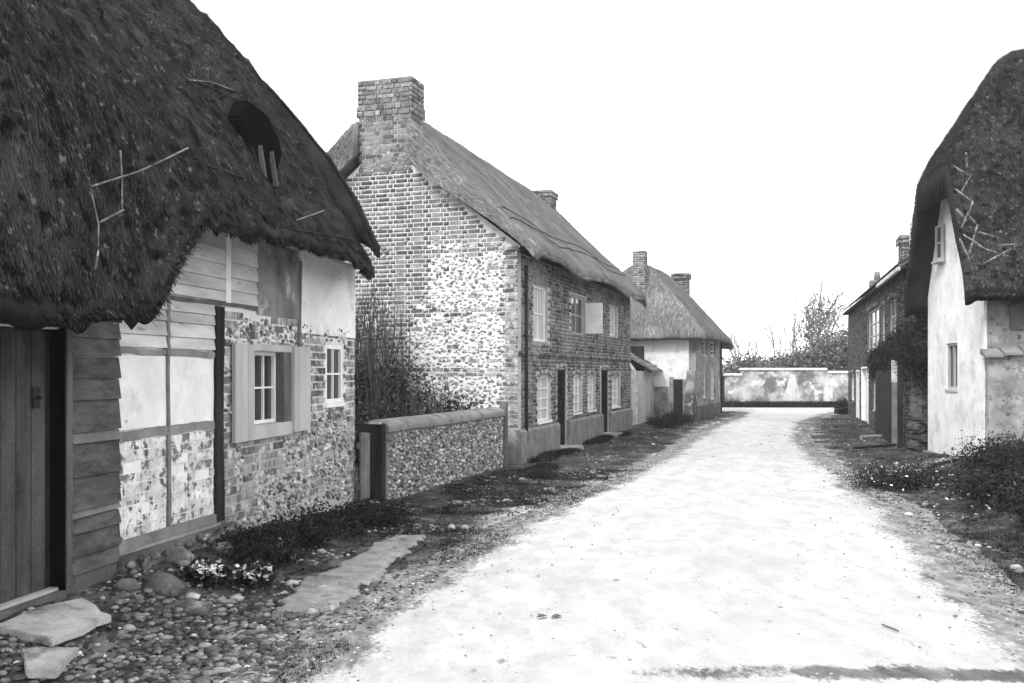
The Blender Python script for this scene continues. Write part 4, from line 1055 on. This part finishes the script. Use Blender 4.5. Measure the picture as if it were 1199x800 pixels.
# ================================================================== 8. WALL ACROSS THE END OF THE LANE
F8 = Frame(9.95, 44.0, 90.0, 'R')
F8.th = 0; F8.c, F8.s = 1, 0
K1 = empty('roadside_wall', F8); tag(K1, 'pale patched boundary wall with coping across the far end of the lane', 'wall')
MB().box(.1, .95, 0, .35, 0, 1.50).box(.95, 4.95, 0, .35, 0, 1.76).box(4.95, 9, 0, .35, 0, 1.62).build('wall', M['wall_far'], K1)
for (a, b, z) in ((.02, .93, 1.503), (.88, 4.98, 1.763), (4.99, 9, 1.623)):
    n = int((b - a) / .5) + 1
    for k in range(n):
        MB().prism([(-.07, z), (.42, z), (.42, z + .05), (.175, z + .10), (-.07, z + .05)], a + (b - a) * k / n, a + (b - a) * (k + 1) / n - .01, 'x').build('coping_stone', M['chalk'], K1)
MB().box(-.04, .09, -.06, .12, -.05, 1.6).build('end_post', M['timber_dark'], K1)
MB().prism([(2.85, .28), (3.7, .28), (3.55, 1.0), (3.38, 1.55), (3.22, 1.55), (3.05, .9)], -.12, -.003, 'y').build('buttress', M['chalk'], K1)
MB().box(3.30, 3.40, -.22, -.125, 0, 1.25).build('post', M['chalk'], K1)
MB().box(4.78, 5.18, -.18, -.003, .28, .95).build('patch_of_render', M['chalk'], K1)
pst = empty('wooden_post', loc=(15.05, 41.0, 0)); tag(pst, 'leaning grey wooden post at the right end of the far wall', 'post')
MB().bar((0, 0, -.05), (-.12, 0, 1.5), .12).build('post_shaft', M['timber_grey'], pst); MB().bar((.22, .1, -.05), (.15, .1, 1.4), .10).build('post_stay', M['timber_dark'], pst)

# ------------------------------------------------------------------ vegetation helpers
def leaf_quads(P, size, flat=.0, asp=1.6):
    n = len(P); A = RNG.normal(size=(n, 3)); A[:, 2] *= (1 - flat); A /= np.linalg.norm(A, axis=1, keepdims=True)
    B = RNG.normal(size=(n, 3)); B[:, 2] *= (1 - flat); B = np.cross(A, B); B /= np.linalg.norm(B, axis=1, keepdims=True)
    if flat: B = np.cross(A, np.stack([RNG.normal(0, .3, n), RNG.normal(0, .3, n), np.ones(n)], -1)); B /= np.linalg.norm(B, axis=1, keepdims=True)
    s = size * RNG.uniform(.5, 1.3, n)[:, None]
    return np.stack([P - A * s * asp / 2, P - B * s / 2, P + A * s * asp / 2, P + B * s / 2], 1)
def clumps(center, rad, nclump, per, spread, floor=None):
    c = RNG.normal(size=(nclump, 3)); c /= np.linalg.norm(c, axis=1, keepdims=True); c *= RNG.uniform(.25, 1, (nclump, 1)) ** .5
    c = c * np.array(rad) + np.array(center)
    P = (c[:, None, :] + RNG.normal(0, spread, (nclump, per, 3))).reshape(-1, 3)
    if floor is not None: P = P[P[:, 2] > floor]
    return P
def blades(P, h, wd, lean=.35):
    n = len(P); a = RNG.uniform(0, 2 * math.pi, n); W = np.stack([np.cos(a), np.sin(a), 0 * a], -1) * wd / 2
    hh = h * RNG.uniform(.4, 1.2, n); T_ = np.stack([RNG.normal(0, lean, n) * hh, RNG.normal(0, lean, n) * hh, hh], -1)
    return np.stack([P - W, P + W, P + T_ + W * .15, P + T_ - W * .15], 1)
def bush(name, label, cat, loc, rad, n, size, m, stems=6, group=None, twig_m='bark', spread=.09, flowers=None):
    r = empty(name, loc=loc); tag(r, label, cat, group)
    P = clumps((0, 0, rad[2] * .9), rad, max(6, n // 60), 60, spread, .0)
    quads_obj('foliage', leaf_quads(P, size), m, r, None)
    mb = MB()
    for k in range(stems):
        a = random.uniform(0, 6.28); q = random.uniform(.2, .8)
        mb.tube([(0, 0, 0), (math.cos(a) * rad[0] * q * .5, math.sin(a) * rad[1] * q * .5, rad[2] * .8), (math.cos(a) * rad[0] * q, math.sin(a) * rad[1] * q, rad[2] * 1.6)], .012 + .01 * rad[2], 5, .004)
    mb.build('stems', M[twig_m], r)
    if flowers:
        fn_, fs = flowers
        Q = clumps((0, 0, rad[2] * 1.35), (rad[0] * .85, rad[1] * .85, rad[2] * .6), max(4, fn_ // 16), 16, spread * .5, 0)
        quads_obj('blossom', leaf_quads(Q, fs, .6, 1.1), M['petal'], r)
    return r
# climbing shrub with bare canes in the yard, in front of the brick gable
sx, sy = F3.world(-1.7, 2.4)
sh_ = empty('cane_shrub', loc=(sx, sy, 0)); tag(sh_, 'tall tangle of bare upright canes over dark leaves behind the flint garden wall', 'shrub')
c0 = F3
P = []
mb = MB(); tw = []
for k in range(300):
    # base spread along the gable
    y = random.uniform(1.0, 5.0) if random.random() < .3 else random.uniform(2.2, 5.0); x = random.uniform(-1.5, -.25); X, Y = F3.world(x, y); lx, ly = X - sx, Y - sy
    h = random.uniform(2.1, 3.4) * (1 if y > 2.1 else .5)
    dx, dy = random.uniform(-.25, .25), random.uniform(-.15, .15)
    kx, ky = random.uniform(-.12, .12), random.uniform(-.12, .12)
    mb.tube([(lx, ly, 0), (lx + dx * .2 + kx, ly + dy * .2 + ky, h * .3), (lx + dx * .6 - kx * .5, ly + dy * .6, h * .65), (lx + dx + random.uniform(-.15, .15), ly + dy, h)], random.choice((.012, .018, .026)), 5, .005)
    for q in range(5):
        t = random.uniform(.3, 1); tw.append((lx + dx * t, ly + dy * t, h * t))
mb.build('canes', M['cane'], sh_)
mb = MB()
for t in tw:
    a = random.uniform(0, 6.28); l = random.uniform(.08, .3)
    mb.tube([t, (t[0] + math.cos(a) * l * .6, t[1] + math.sin(a) * l * .6, t[2] + l)], .006, 3, .002)
mb.build('twigs', M['cane'], sh_)
pts = []
for k in range(240):
    y = random.uniform(.35, 5.1); x = random.uniform(-1.9, -.2); top = 1.7 if y > 1.5 else 1.15
    X, Y = F3.world(x, y); z = random.uniform(.2, top) ; pts.append(RNG.normal(0, .11, (75, 3)) + np.array([X - sx, Y - sy, z]))
for k in range(60):
    y = random.uniform(2.0, 5.1); x = random.uniform(-1.5, -.2); X, Y = F3.world(x, y); pts.append(RNG.normal(0, .13, (40, 3)) + np.array([X - sx, Y - sy, random.uniform(1.6, 2.5)]))
quads_obj('foliage', leaf_quads(np.concatenate(pts), .038), M['foliage_dead'], sh_)
# low dark weeds against the near cottage, flowers, rocks
def gz(px, py, z=0):
    x, y = G(px, py, z); return (x, y, onground(x, y))
for (px, py, r, h, lab) in ((345, 650, .34, .10, 'low dark weeds by the flint wall left of the cement path'), (392, 628, .42, .11, 'largest patch of dark weeds below the small white window'),
                            (440, 612, .34, .10, 'dark weeds at the foot of the narrow wooden gate'), (300, 668, .30, .10, 'dark weeds behind the white flowering plants')):
    bush('weed_clump', lab, 'weeds', gz(px, py), (r, r * 1.3, h * .8), 4200, .019, M['foliage'], 4, spread=.06)
for (px, py, r, fn_, lab) in ((298, 690, .17, 150, 'larger plant of white flowers beside the cement path'), (243, 700, .13, 80, 'small white flowering plant left of the larger one'),
                              (322, 668, .12, 60, 'white flowering tuft nearest the flint wall')):
    bush('flowering_plant', lab, 'plant', gz(px, py), (r, r, .09), 700, .03, M['foliage'], 4, spread=.04, flowers=(fn_ * 2, .034))
rk = [(190, 694, .16, .10, 'large rounded rock beside the doorstep slabs'), (225, 702, .14, .06, 'flat pale rock left of the white flowers'), (155, 676, .12, .08, 'dark rock under the tarred boards'),
      (207, 668, .13, .09, 'rough rock at the foot of the washed brick panels'), (262, 655, .11, .08, 'grey rock beneath the dark timber post'), (240, 640, .12, .08, 'squarish rock against the cottage foundation'),
      (178, 712, .08, .05, 'small rock between doorstep and cobbles'), (150, 700, .09, .06, 'small dark rock touching the doorstep slab')]
for px, py, r, h, lab in rk:
    g = gz(px, py, .12)
    me = stones_mesh('rock', np.array([[0, 0, 0]]), np.array([[r, r * .8, h]]), True, .16); o = link('rock', me, M['rock'], None, fix=False); o.location = (g[0], g[1], g[2] + h * .15); o['label'] = lab; o['category'] = 'rock'
# doorstep slabs
def slab(pts, z0, z1, lab):
    q_ = []
    for a_, b_ in zip(pts, pts[1:] + pts[:1]):
        for t in (0, .25, .5, .75): q_.append((a_[0] + (b_[0] - a_[0]) * t + random.uniform(-.014, .014) * (t > 0), a_[1] + (b_[1] - a_[1]) * t + random.uniform(-.02, .02) * (t > 0)))
    pts = q_
    n = len(pts); zt = [onground(*p) + .055 + random.uniform(-.004, .004) for p in pts]; m_ = sum(zt) / n; zt = [.4 * z + .6 * m_ + random.uniform(-.002, .002) for z in zt]
    mb = MB(); mb.v = [(p[0], p[1], z - .05) for p, z in zip(pts, zt)] + [(p[0], p[1], z) for p, z in zip(pts, zt)]
    mb.f = [tuple(range(n)), tuple(range(2 * n - 1, n - 1, -1))] + [(i, n + i, n + (i + 1) % n, (i + 1) % n) for i in range(n)]
    o = mb.build('doorstep_slab', M['slab'], None, bevel=.006); tag(o, lab, 'stone slab')
zq = .205
slab([G(-12, 738, zq), G(60, 745, zq), G(131, 716, zq), G(96, 703, zq), G(40, 717, zq)], .10, zq, 'large pale doorstep slab in front of the plank door')
slab([G(24, 752, .185), G(30, 770, .185), G(66, 767, .185), G(92, 744, .185), G(60, 749, .185)], .04, .185, 'smaller broken slab in front of the large doorstep slab')
# cobbles
poly = [(-1.2, 6.6)]
cob = []
tries = 0
from math import hypot
cells = {}
rc = random.Random(3)
while len(cob) < 1500 and tries < 45000:
    tries += 1
    px = rc.uniform(-160, 440); py = rc.uniform(690, 860); x, y = G(px, py)
    if px > 330 + (800 - py) * .9 + rc.uniform(-15, 15): continue
    if py < 705 + max(0, (250 - px)) * .18: continue
    if x < wallx(y) + .35 or (px < 140 and py < 775): continue
    r = rc.uniform(.020, .050); ok = True; kx, ky = int(x / .1), int(y / .1)
    for i in (-1, 0, 1):
        for j in (-1, 0, 1):
            for (a, b, c) in cells.get((kx + i, ky + j), ()):
                if hypot(a - x, b - y) < (c + r) * .86: ok = False
    if not ok: continue
    cells.setdefault((kx, ky), []).append((x, y, r)); cob.append((x, y, r))
cob.sort(key=lambda c: -(c[2] / c[1]) if abs(c[0] / c[1]) < .56 else 0)
cv = []
for q in range(10):
    me = stones_mesh('cobble', np.zeros((1, 3)), np.ones((1, 3)), True, .11); me.materials.append(M['cobble']); cv.append(me)
for x, y, r in cob[:300]:
    o = bpy.data.objects.new('cobble', rc.choice(cv)); C.objects.link(o); o.parent = ground
    o.location = (x, y, onground(x, y) + r * .12); o.scale = (r * rc.uniform(.9, 1.35), r * rc.uniform(.6, 1.0), r * .42); o.rotation_euler = (0, 0, rc.uniform(0, 3.1))
rest = cob[300:]
if rest: link('cobbles', stones_mesh('cobbles', np.array([(x, y, onground(x, y) + r * .12) for x, y, r in rest]), np.array([(r * 1.1, r * .9, r * .55) for x, y, r in rest]), True, .07), M['cobble'], ground, True, 'stuff', fix=False)
# verge litter: small stones and dead leaves
def scatter(n, fn):
    out = []
    while len(out) < n:
        Y = random.uniform(3.5, 40) if random.random() < .35 else random.uniform(3.5, 16)
        X = fn(Y)
        if X is not None: out.append((X, Y))
    return np.array(out)
def left(Y):
    lim = float(wallx(Y)) if Y < 12 else float(np.interp(Y, [12, 17, 28, 33], [-1.6, .1, 3.6, 5.4]))
    return random.uniform(lim + .1, float(xl(Y)) + .25)
def right(Y):
    if Y > 34: return None
    hi = float(np.interp(Y, [3, 15, 19, 21, 36], [7.5, 7.8, 8.4, 8.9, 13.0])); return random.uniform(float(xr(Y)) - .25, hi)
SL = scatter(7000, left); SR = scatter(6000, right)
SL = SL[vn(SL[:, 0], SL[:, 1], .6, 91, 2) > .54]; SR = SR[vn(SR[:, 0], SR[:, 1], .6, 92, 2) > .54]
for nm, PP in (('verge_stones', SL), ('verge_stones', SR)):
    r = RNG.uniform(.006, .022, len(PP)) * (1 + (RNG.uniform(0, 1, len(PP)) > .96) * 1.4); z = gh(PP[:, 0], PP[:, 1])
    o = link(nm, stones_mesh(nm, np.stack([PP[:, 0], PP[:, 1], z + r * .2], -1), np.stack([r * 1.3, r, r * .7], -1)), M['rubble'], None, kind='stuff', fix=False)
    tag(o, 'small pale stones strewn over the %s verge' % ('left' if PP is SL else 'right'), 'stones')
SL = scatter(9000, left); SR = scatter(12000, right)
for side, PP in (('left', SL), ('right', SR)):
    z = gh(PP[:, 0], PP[:, 1]) + .012
    o = quads_obj('leaf_litter', leaf_quads(np.stack([PP[:, 0], PP[:, 1], z], -1), .028, .75), M['foliage_dead'], None, 'stuff'); tag(o, 'dead leaves lying on the %s verge' % side, 'leaves')
# grass tufts
def tufts(n, fn, dens, per=14, h=.07):
    PP = scatter(n, fn); k = dens(PP); PP = PP[k]
    P = np.repeat(PP, per, 0) + RNG.normal(0, .035, (len(PP) * per, 2)); z = gh(P[:, 0], P[:, 1]) - .005
    return blades(np.stack([P[:, 0], P[:, 1], z], -1), h, .006)
def dn(P):
    x, y = P[:, 0], P[:, 1]; u = CX + FPX * x / y; v = HY + FPX * 1.62 / y
    onpath = (u > 305) & (u < 515) & (v > 620) & (v < 730) & (x > wallx(y) + .8)
    oncob = (y < 7.3) & (x < xl(y) - .05)
    return (vn(x, y, .7, 71, 3) > .50) & ~onpath & ~oncob
for side, fn in (('left', left), ('right', right)):
    o = quads_obj('grass', tufts(11000, fn, dn, 14, .038), M['foliage'], None, 'stuff'); tag(o, 'short dark grass and moss on the %s verge' % side, 'grass')
# overgrown bank on the right: distinct bramble clumps
bl = [((7.65, 13.9), (.5, .45, .14), 'bramble clump nearest the limewashed wall corner'), ((6.75, 12.5), (.6, .5, .17), 'second bramble clump on the right bank'), ((7.0, 11.6), (.6, .55, .26), 'dense dark bramble below the grey side wall'),
      ((6.0, 11.2), (.5, .5, .12), 'low bramble spreading toward the lane edge'), ((6.3, 10.2), (.55, .6, .24), 'tall dark bramble at the right edge of view'), ((5.6, 9.3), (.45, .55, .16), 'lowest nearest bramble on the right bank'),
      ((5.7, 13.6), (.5, .45, .10), 'thin bramble patch below the limewashed gable'), ((6.75, 9.6), (.6, .6, .40), 'bramble just outside the right edge')]
for (x, y), rad, lab in bl:
    bush('bramble', lab, 'shrub', (x, y, onground(x, y) - .04), (rad[0] * 1.25, rad[1] * 1.25, rad[2] * .62), 9000, .024, M['foliage'], 14, spread=.12)
pl = scatter(260, lambda Y: (random.uniform(5.0, 7.4) if 8.5 < Y < 15.5 else None)); z = gh(pl[:, 0], pl[:, 1]) + .06 + RNG.uniform(0, .18, len(pl))
o = quads_obj('pale_leaves', leaf_quads(np.stack([pl[:, 0], pl[:, 1], z], -1), .035, .5, 1.3), M['leaf_pale'], None, 'stuff'); tag(o, 'pale leaves caught among the brambles of the right bank', 'leaves')
# weeds by the middle cottage, shed and terrace
for (X, Y, rad, lab) in ((4.7, 28.6, (.5, 1.3, .13), 'dark weed heap in front of the cob walled shed'), (5.6, 31.2, (.45, 1.3, .12), 'weeds running on from the shed toward the far cottage'),
                         ):
    bush('weed_clump', lab, 'weeds', (X, Y, onground(X, Y)), rad, 4200, .030, M['foliage'], 3, spread=.09)
for (xa_, ya_, xb_, yb_, lab) in ((.35, 14.6, .55, 16.6, 'dark weeds along the foot of the flint garden wall'), (.42, 17.4, 1.2, 19.6, 'weeds at the plinth below the first street window'), (1.75, 21.6, 3.0, 25.2, 'weeds between the two cottage doors')):
    r = empty('weed_clump', loc=(xa_, ya_, 0)); tag(r, lab, 'weeds'); n_ = 4200; t_n = RNG.uniform(0, 1, n_); bx_ = (xb_ - xa_) * t_n + RNG.normal(0, .09, n_) + .10 * np.sin(t_n * 9); by_ = (yb_ - ya_) * t_n + RNG.normal(0, .05, n_)
    zg_ = gh(bx_ + xa_, by_ + ya_); quads_obj('stems', blades(np.stack([bx_, by_, zg_], -1), .10, .008), M['foliage'], r)
    quads_obj('foliage', leaf_quads(np.stack([bx_, by_, zg_ + RNG.uniform(0, .07, n_)], -1), .022), M['foliage'], r)
for (X, Y, rad, lab) in ((13.2, 37.0, (.3, .5, .28), 'small shrub at the far corner of the terrace'),):
    bush('shrub', lab, 'shrub', (X, Y, 0), rad, 1400, .06, M['foliage'], 5)
# ivy in the dark gap between limewashed cottage and terrace
iv = empty('ivy', loc=(8.95, 20.0, 0)); tag(iv, 'dark ivy hanging over the terrace wall beside the limewashed cottage', 'ivy')
PP = []
for k in range(210):
    u = random.uniform(L7 - 7.0, L7 + .25); zt = 1.95 + .45 * (u - (L7 - 7)) / 7; x, y = F7.world(u, -.04 - random.uniform(0, .05)); zc = random.uniform(1.75, zt + .1)
    PP.append(RNG.normal(0, 1, (110, 3)) * np.array([.05, .16, .14]) + np.array([x - 8.95, y - 20.0, zc + random.uniform(-.1, .15)]))
quads_obj('foliage', leaf_quads(np.concatenate(PP), .035), M['foliage'], iv)
_e = PP; PP = []
for k in range(60):
    x, y = F7.world(L7 + random.uniform(.02, .10), random.uniform(-.05, .9)); PP.append(RNG.normal(0, .11, (110, 3)) + np.array([x - 8.95, y - 20.0, random.uniform(1.3, 3.5)]))  # end-wall ivy, added to darken the sunlit brick
quads_obj('foliage', leaf_quads(np.concatenate(PP), .035), M['foliage'], iv)
mb = MB()
for k in range(8):
    u = L7 - 4 + k * .5; x, y = F7.world(u, -.05); mb.tube([(x - 8.95, y - 20, 0), (x - 8.95 + random.uniform(-.1, .1), y - 20, 1.2), (x - 8.95, y - 20, 2.3)], .02, 5, .008)
mb.build('stems', M['bark'], iv)
lg = empty('log_pile', loc=(8.62, 19.35, 0)); tag(lg, 'stacked logs in the dark gap left of the limewashed gable', 'logs')
for r in range(4):
    for k in range(3 - (r > 1)):
        MB().tube([(k * .19 - .15 + .08 * (r % 2), -.1, .12 + r * .2), (k * .19 - .15 + .08 * (r % 2), .45, .12 + r * .2)], .09, 9).build('log', M['log'], lg)
# dark leaves fallen on the road
for px, lab in ((634, 'left of two dark dead leaves lying on the pale lane'), (651, 'right of two dark dead leaves lying on the pale lane')):
    x, y = G(px, 731); z = onground(x, y) + .045; a = .5
    vs = [(-.045, 0, .0), (-.015, -.02, .012), (.02, -.022, .016), (.05, 0, .004), (.02, .02, .018), (-.015, .018, .012), (0, 0, .002), (.02, 0, .003)]
    m = MB(); m.v = vs; m.f = [(0, 1, 6), (1, 2, 7, 6), (2, 3, 7), (3, 4, 7), (4, 5, 6, 7), (5, 0, 6)]
    o = m.build('dead_leaf', M['bark'], None); o.location = (x, y, z); o.rotation_euler = (0, .05, .6); tag(o, lab, 'leaf')
# loose twigs and planks
for (p, q, lab) in (((1033, 740), (1052, 748), 'thin dark twig lying on the right of the lane'),):
    a, b = G(*p), G(*q); o = MB().tube([(a[0], a[1], onground(*a) + .05), (b[0], b[1], onground(*b) + .05)], .006, 5).build('twig', M['bark'], None); tag(o, lab, 'twig')
for (p, q, w_, lab) in (((1008, 514), (1033, 513), .10, 'pale plank lying in front of the board fence'), ((1000, 528), (1048, 524), .08, 'dark long plank on the verge by the board fence')):
    a, b = G(*p), G(*q); o = MB().bar((a[0], a[1], .06), (b[0], b[1], .06), w_, .05).build('plank', M['slab' if 'pale' in lab else 'timber_dark'], None); tag(o, lab, 'plank')

# ------------------------------------------------------------------ trees and hedge beyond the far wall
def tree(loc, h, lab, seed, crown=.5, tw_m='bark_grey', r0=.10, ivy=False, depth=5):
    rr = random.Random(seed); t = empty('bare_tree', loc=loc); tag(t, lab, 'tree'); tr = MB(); cr = MB(); ivp = []
    def grow(p, d, l, r, lv):
        q = p + d * l; mid = p + d * l * .5 + Vector((rr.uniform(-1, 1), rr.uniform(-1, 1), 0)) * l * .06
        (tr if lv == 0 else cr).tube([p, mid, q], r, 6 if lv < 2 else 3, r * .65)
        if ivy and lv <= 2: ivp.append((tuple(q), l * .5)); ivp.append((tuple(mid), l * .5))
        if lv >= depth: return
        for k in range(rr.choice((2, 3, 3)) if lv < 2 else rr.choice((2, 3))):
            nd = (d + Vector((rr.uniform(-1, 1), rr.uniform(-1, 1), rr.uniform(-.3, .6))) * (.55 + .1 * lv) * crown * 1.6).normalized()
            grow(q if k else p + d * l * .8, nd, l * rr.uniform(.6, .82), r * .6, lv + 1)
    grow(Vector((0, 0, -.1)), Vector((rr.uniform(-.08, .08), 0, 1)), h * .30, r0, 0)
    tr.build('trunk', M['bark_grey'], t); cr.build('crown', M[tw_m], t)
    if ivp:
        P = np.concatenate([RNG.normal(0, .35, (75, 3)) * np.array([1, 1, .8]) + np.array(p) for p, s in ivp]); quads_obj('ivy_leaves', leaf_quads(P, .11), M['foliage_grey'], t)
def at(px, Y): return (px - CX) / FPX * Y
tree((at(936, 56), 56, 0), 7.4, 'tall bare tree left of the ivy clad one beyond the far wall', 4, .42)
tree((at(957, 58), 58, 0), 9.0, 'tallest bare tree beyond the far wall, ivy on its lower trunk', 9, .40, ivy=True, r0=.14)
tree((at(978, 55), 55, 0), 7.4, 'bare tree nearest the terrace beyond the far wall', 12, .45, r0=.1)
tree((at(903, 57), 57, 0), 5.6, 'small thin bare tree in the middle beyond the far wall', 15, .5, r0=.09)
tree((at(868, 54), 54, 0), 5.0, 'small bare tree left, nearest the farther cottage', 19, .55, r0=.09)
tree((at(970, 60), 60, 0), 8.2, 'broad bare tree behind the ivy clad one beyond the far wall', 31, .48, r0=.13)
tree((at(948, 53), 53, 0), 6.6, 'bare tree just left of the ivy clad trunk', 37, .46, r0=.10)
tree((at(885, 58), 58, 0), 5.4, 'thin bare tree between the two small ones on the left', 41, .5, r0=.08)
tree((at(918, 60), 60, 0), 6.2, 'slender bare tree set back between small and tall ones', 25, .5, r0=.09)
for px, Y, rad, lab in ((960, 50, (1.6, 1.0, 1.55), 'dark evergreen bush behind the wall right of centre'), (930, 51, (1.5, 1.0, 1.35), 'dark evergreen bush behind the middle of the wall'), (983, 49, (1.4, 1, 1.9), 'tallest evergreen bush beside the terrace'),
                        (900, 52, (1.4, 1, 1.15), 'low evergreen bush behind the left part of the wall'), (872, 50, (1.5, 1, 1.3), 'evergreen bush behind the wall nearest the farther cottage'), (1005, 50, (1.5, 1, 2.0), 'evergreen bush mostly hidden by the terrace')):
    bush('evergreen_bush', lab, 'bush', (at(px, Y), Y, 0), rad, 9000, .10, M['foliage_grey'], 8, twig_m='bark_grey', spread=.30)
hg = []
for k in range(300):
    x = random.uniform(-12, 40); hg.append(RNG.normal(0, .5, (45, 3)) * np.array([1, 1, .6]) + np.array([x, 63 + random.uniform(-.8, .8), random.uniform(.3, 2.0 + .5 * math.sin(x * .4))]))
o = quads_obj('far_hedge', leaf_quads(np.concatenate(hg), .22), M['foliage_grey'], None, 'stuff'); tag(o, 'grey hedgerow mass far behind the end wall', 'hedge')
# dark strip of blades at the foot of the far wall
P = np.stack([RNG.uniform(9.9, 17, 9000), 43.75 - RNG.uniform(0, .35, 9000), np.zeros(9000)], -1)
o = quads_obj('wall_foot_blades', blades(P, .28, .03, .2), M['foliage'], None, 'stuff'); tag(o, 'dark strip of blades along the foot of the far wall', 'grass')

gy_ = RNG.uniform(4.0, 26, 3600); tt = RNG.uniform(0, 1, 3600)
tt = np.where(RNG.uniform(0, 1, 3600) < .75, np.where(tt < .5, tt ** 2 * .5, 1 - (1 - tt) ** 2 * .6), tt)
gxx = xl(gy_) + (xr(gy_) - xl(gy_)) * tt; rr_ = RNG.uniform(.003, .009, 3600) * (1 + (RNG.uniform(0, 1, 3600) > .97))
o = link('road_grit', stones_mesh('road_grit', np.stack([gxx, gy_, gh(gxx, gy_) + .040], -1), np.stack([rr_ * 1.4, rr_, rr_ * .7], -1)), M['grit'], None, kind='stuff', fix=False)
tag(o, 'small grit and chippings lying on the chalky lane', 'stones')
# faint autumn air that fades the far trees
hb_ = MB().box(-70, 70, -20, 90, -1.0, 12.0).build('haze', None, None, kind='stuff')
hm = bpy.data.materials.new('haze_air'); hm.use_nodes = True; hn = hm.node_tree.nodes; hn.clear()
pv = hn.new('ShaderNodeVolumePrincipled'); pv.inputs['Density'].default_value = .0012; pv.inputs['Color'].default_value = g3(.9); pv.inputs['Anisotropy'].default_value = .2
ho = hn.new('ShaderNodeOutputMaterial'); hm.node_tree.links.new(pv.outputs[0], ho.inputs['Volume']); hb_.data.materials.append(hm)
tag(hb_, 'faint pale haze in the air over the lane', 'haze')

GROUPS = {'bramble': 'bramble clumps on the right bank', 'weed_clump': 'dark weeds along the left verge', 'rock': 'rocks along the near cottage foundation', 'flowering_plant': 'white flowers by the near cottage',
          'bare_tree': 'bare trees beyond the far wall', 'evergreen_bush': 'evergreen bushes beyond the far wall', 'doorstep_slab': 'doorstep slabs', 'dead_leaf': 'dead leaves on the lane', 'plank': 'planks on the right verge', 'thatched_cottage': 'thatched cottages on the left'}
for o in list(C.objects):
    if o.parent is None and o.name.split('.')[0] in GROUPS: o['group'] = GROUPS[o.name.split('.')[0]]
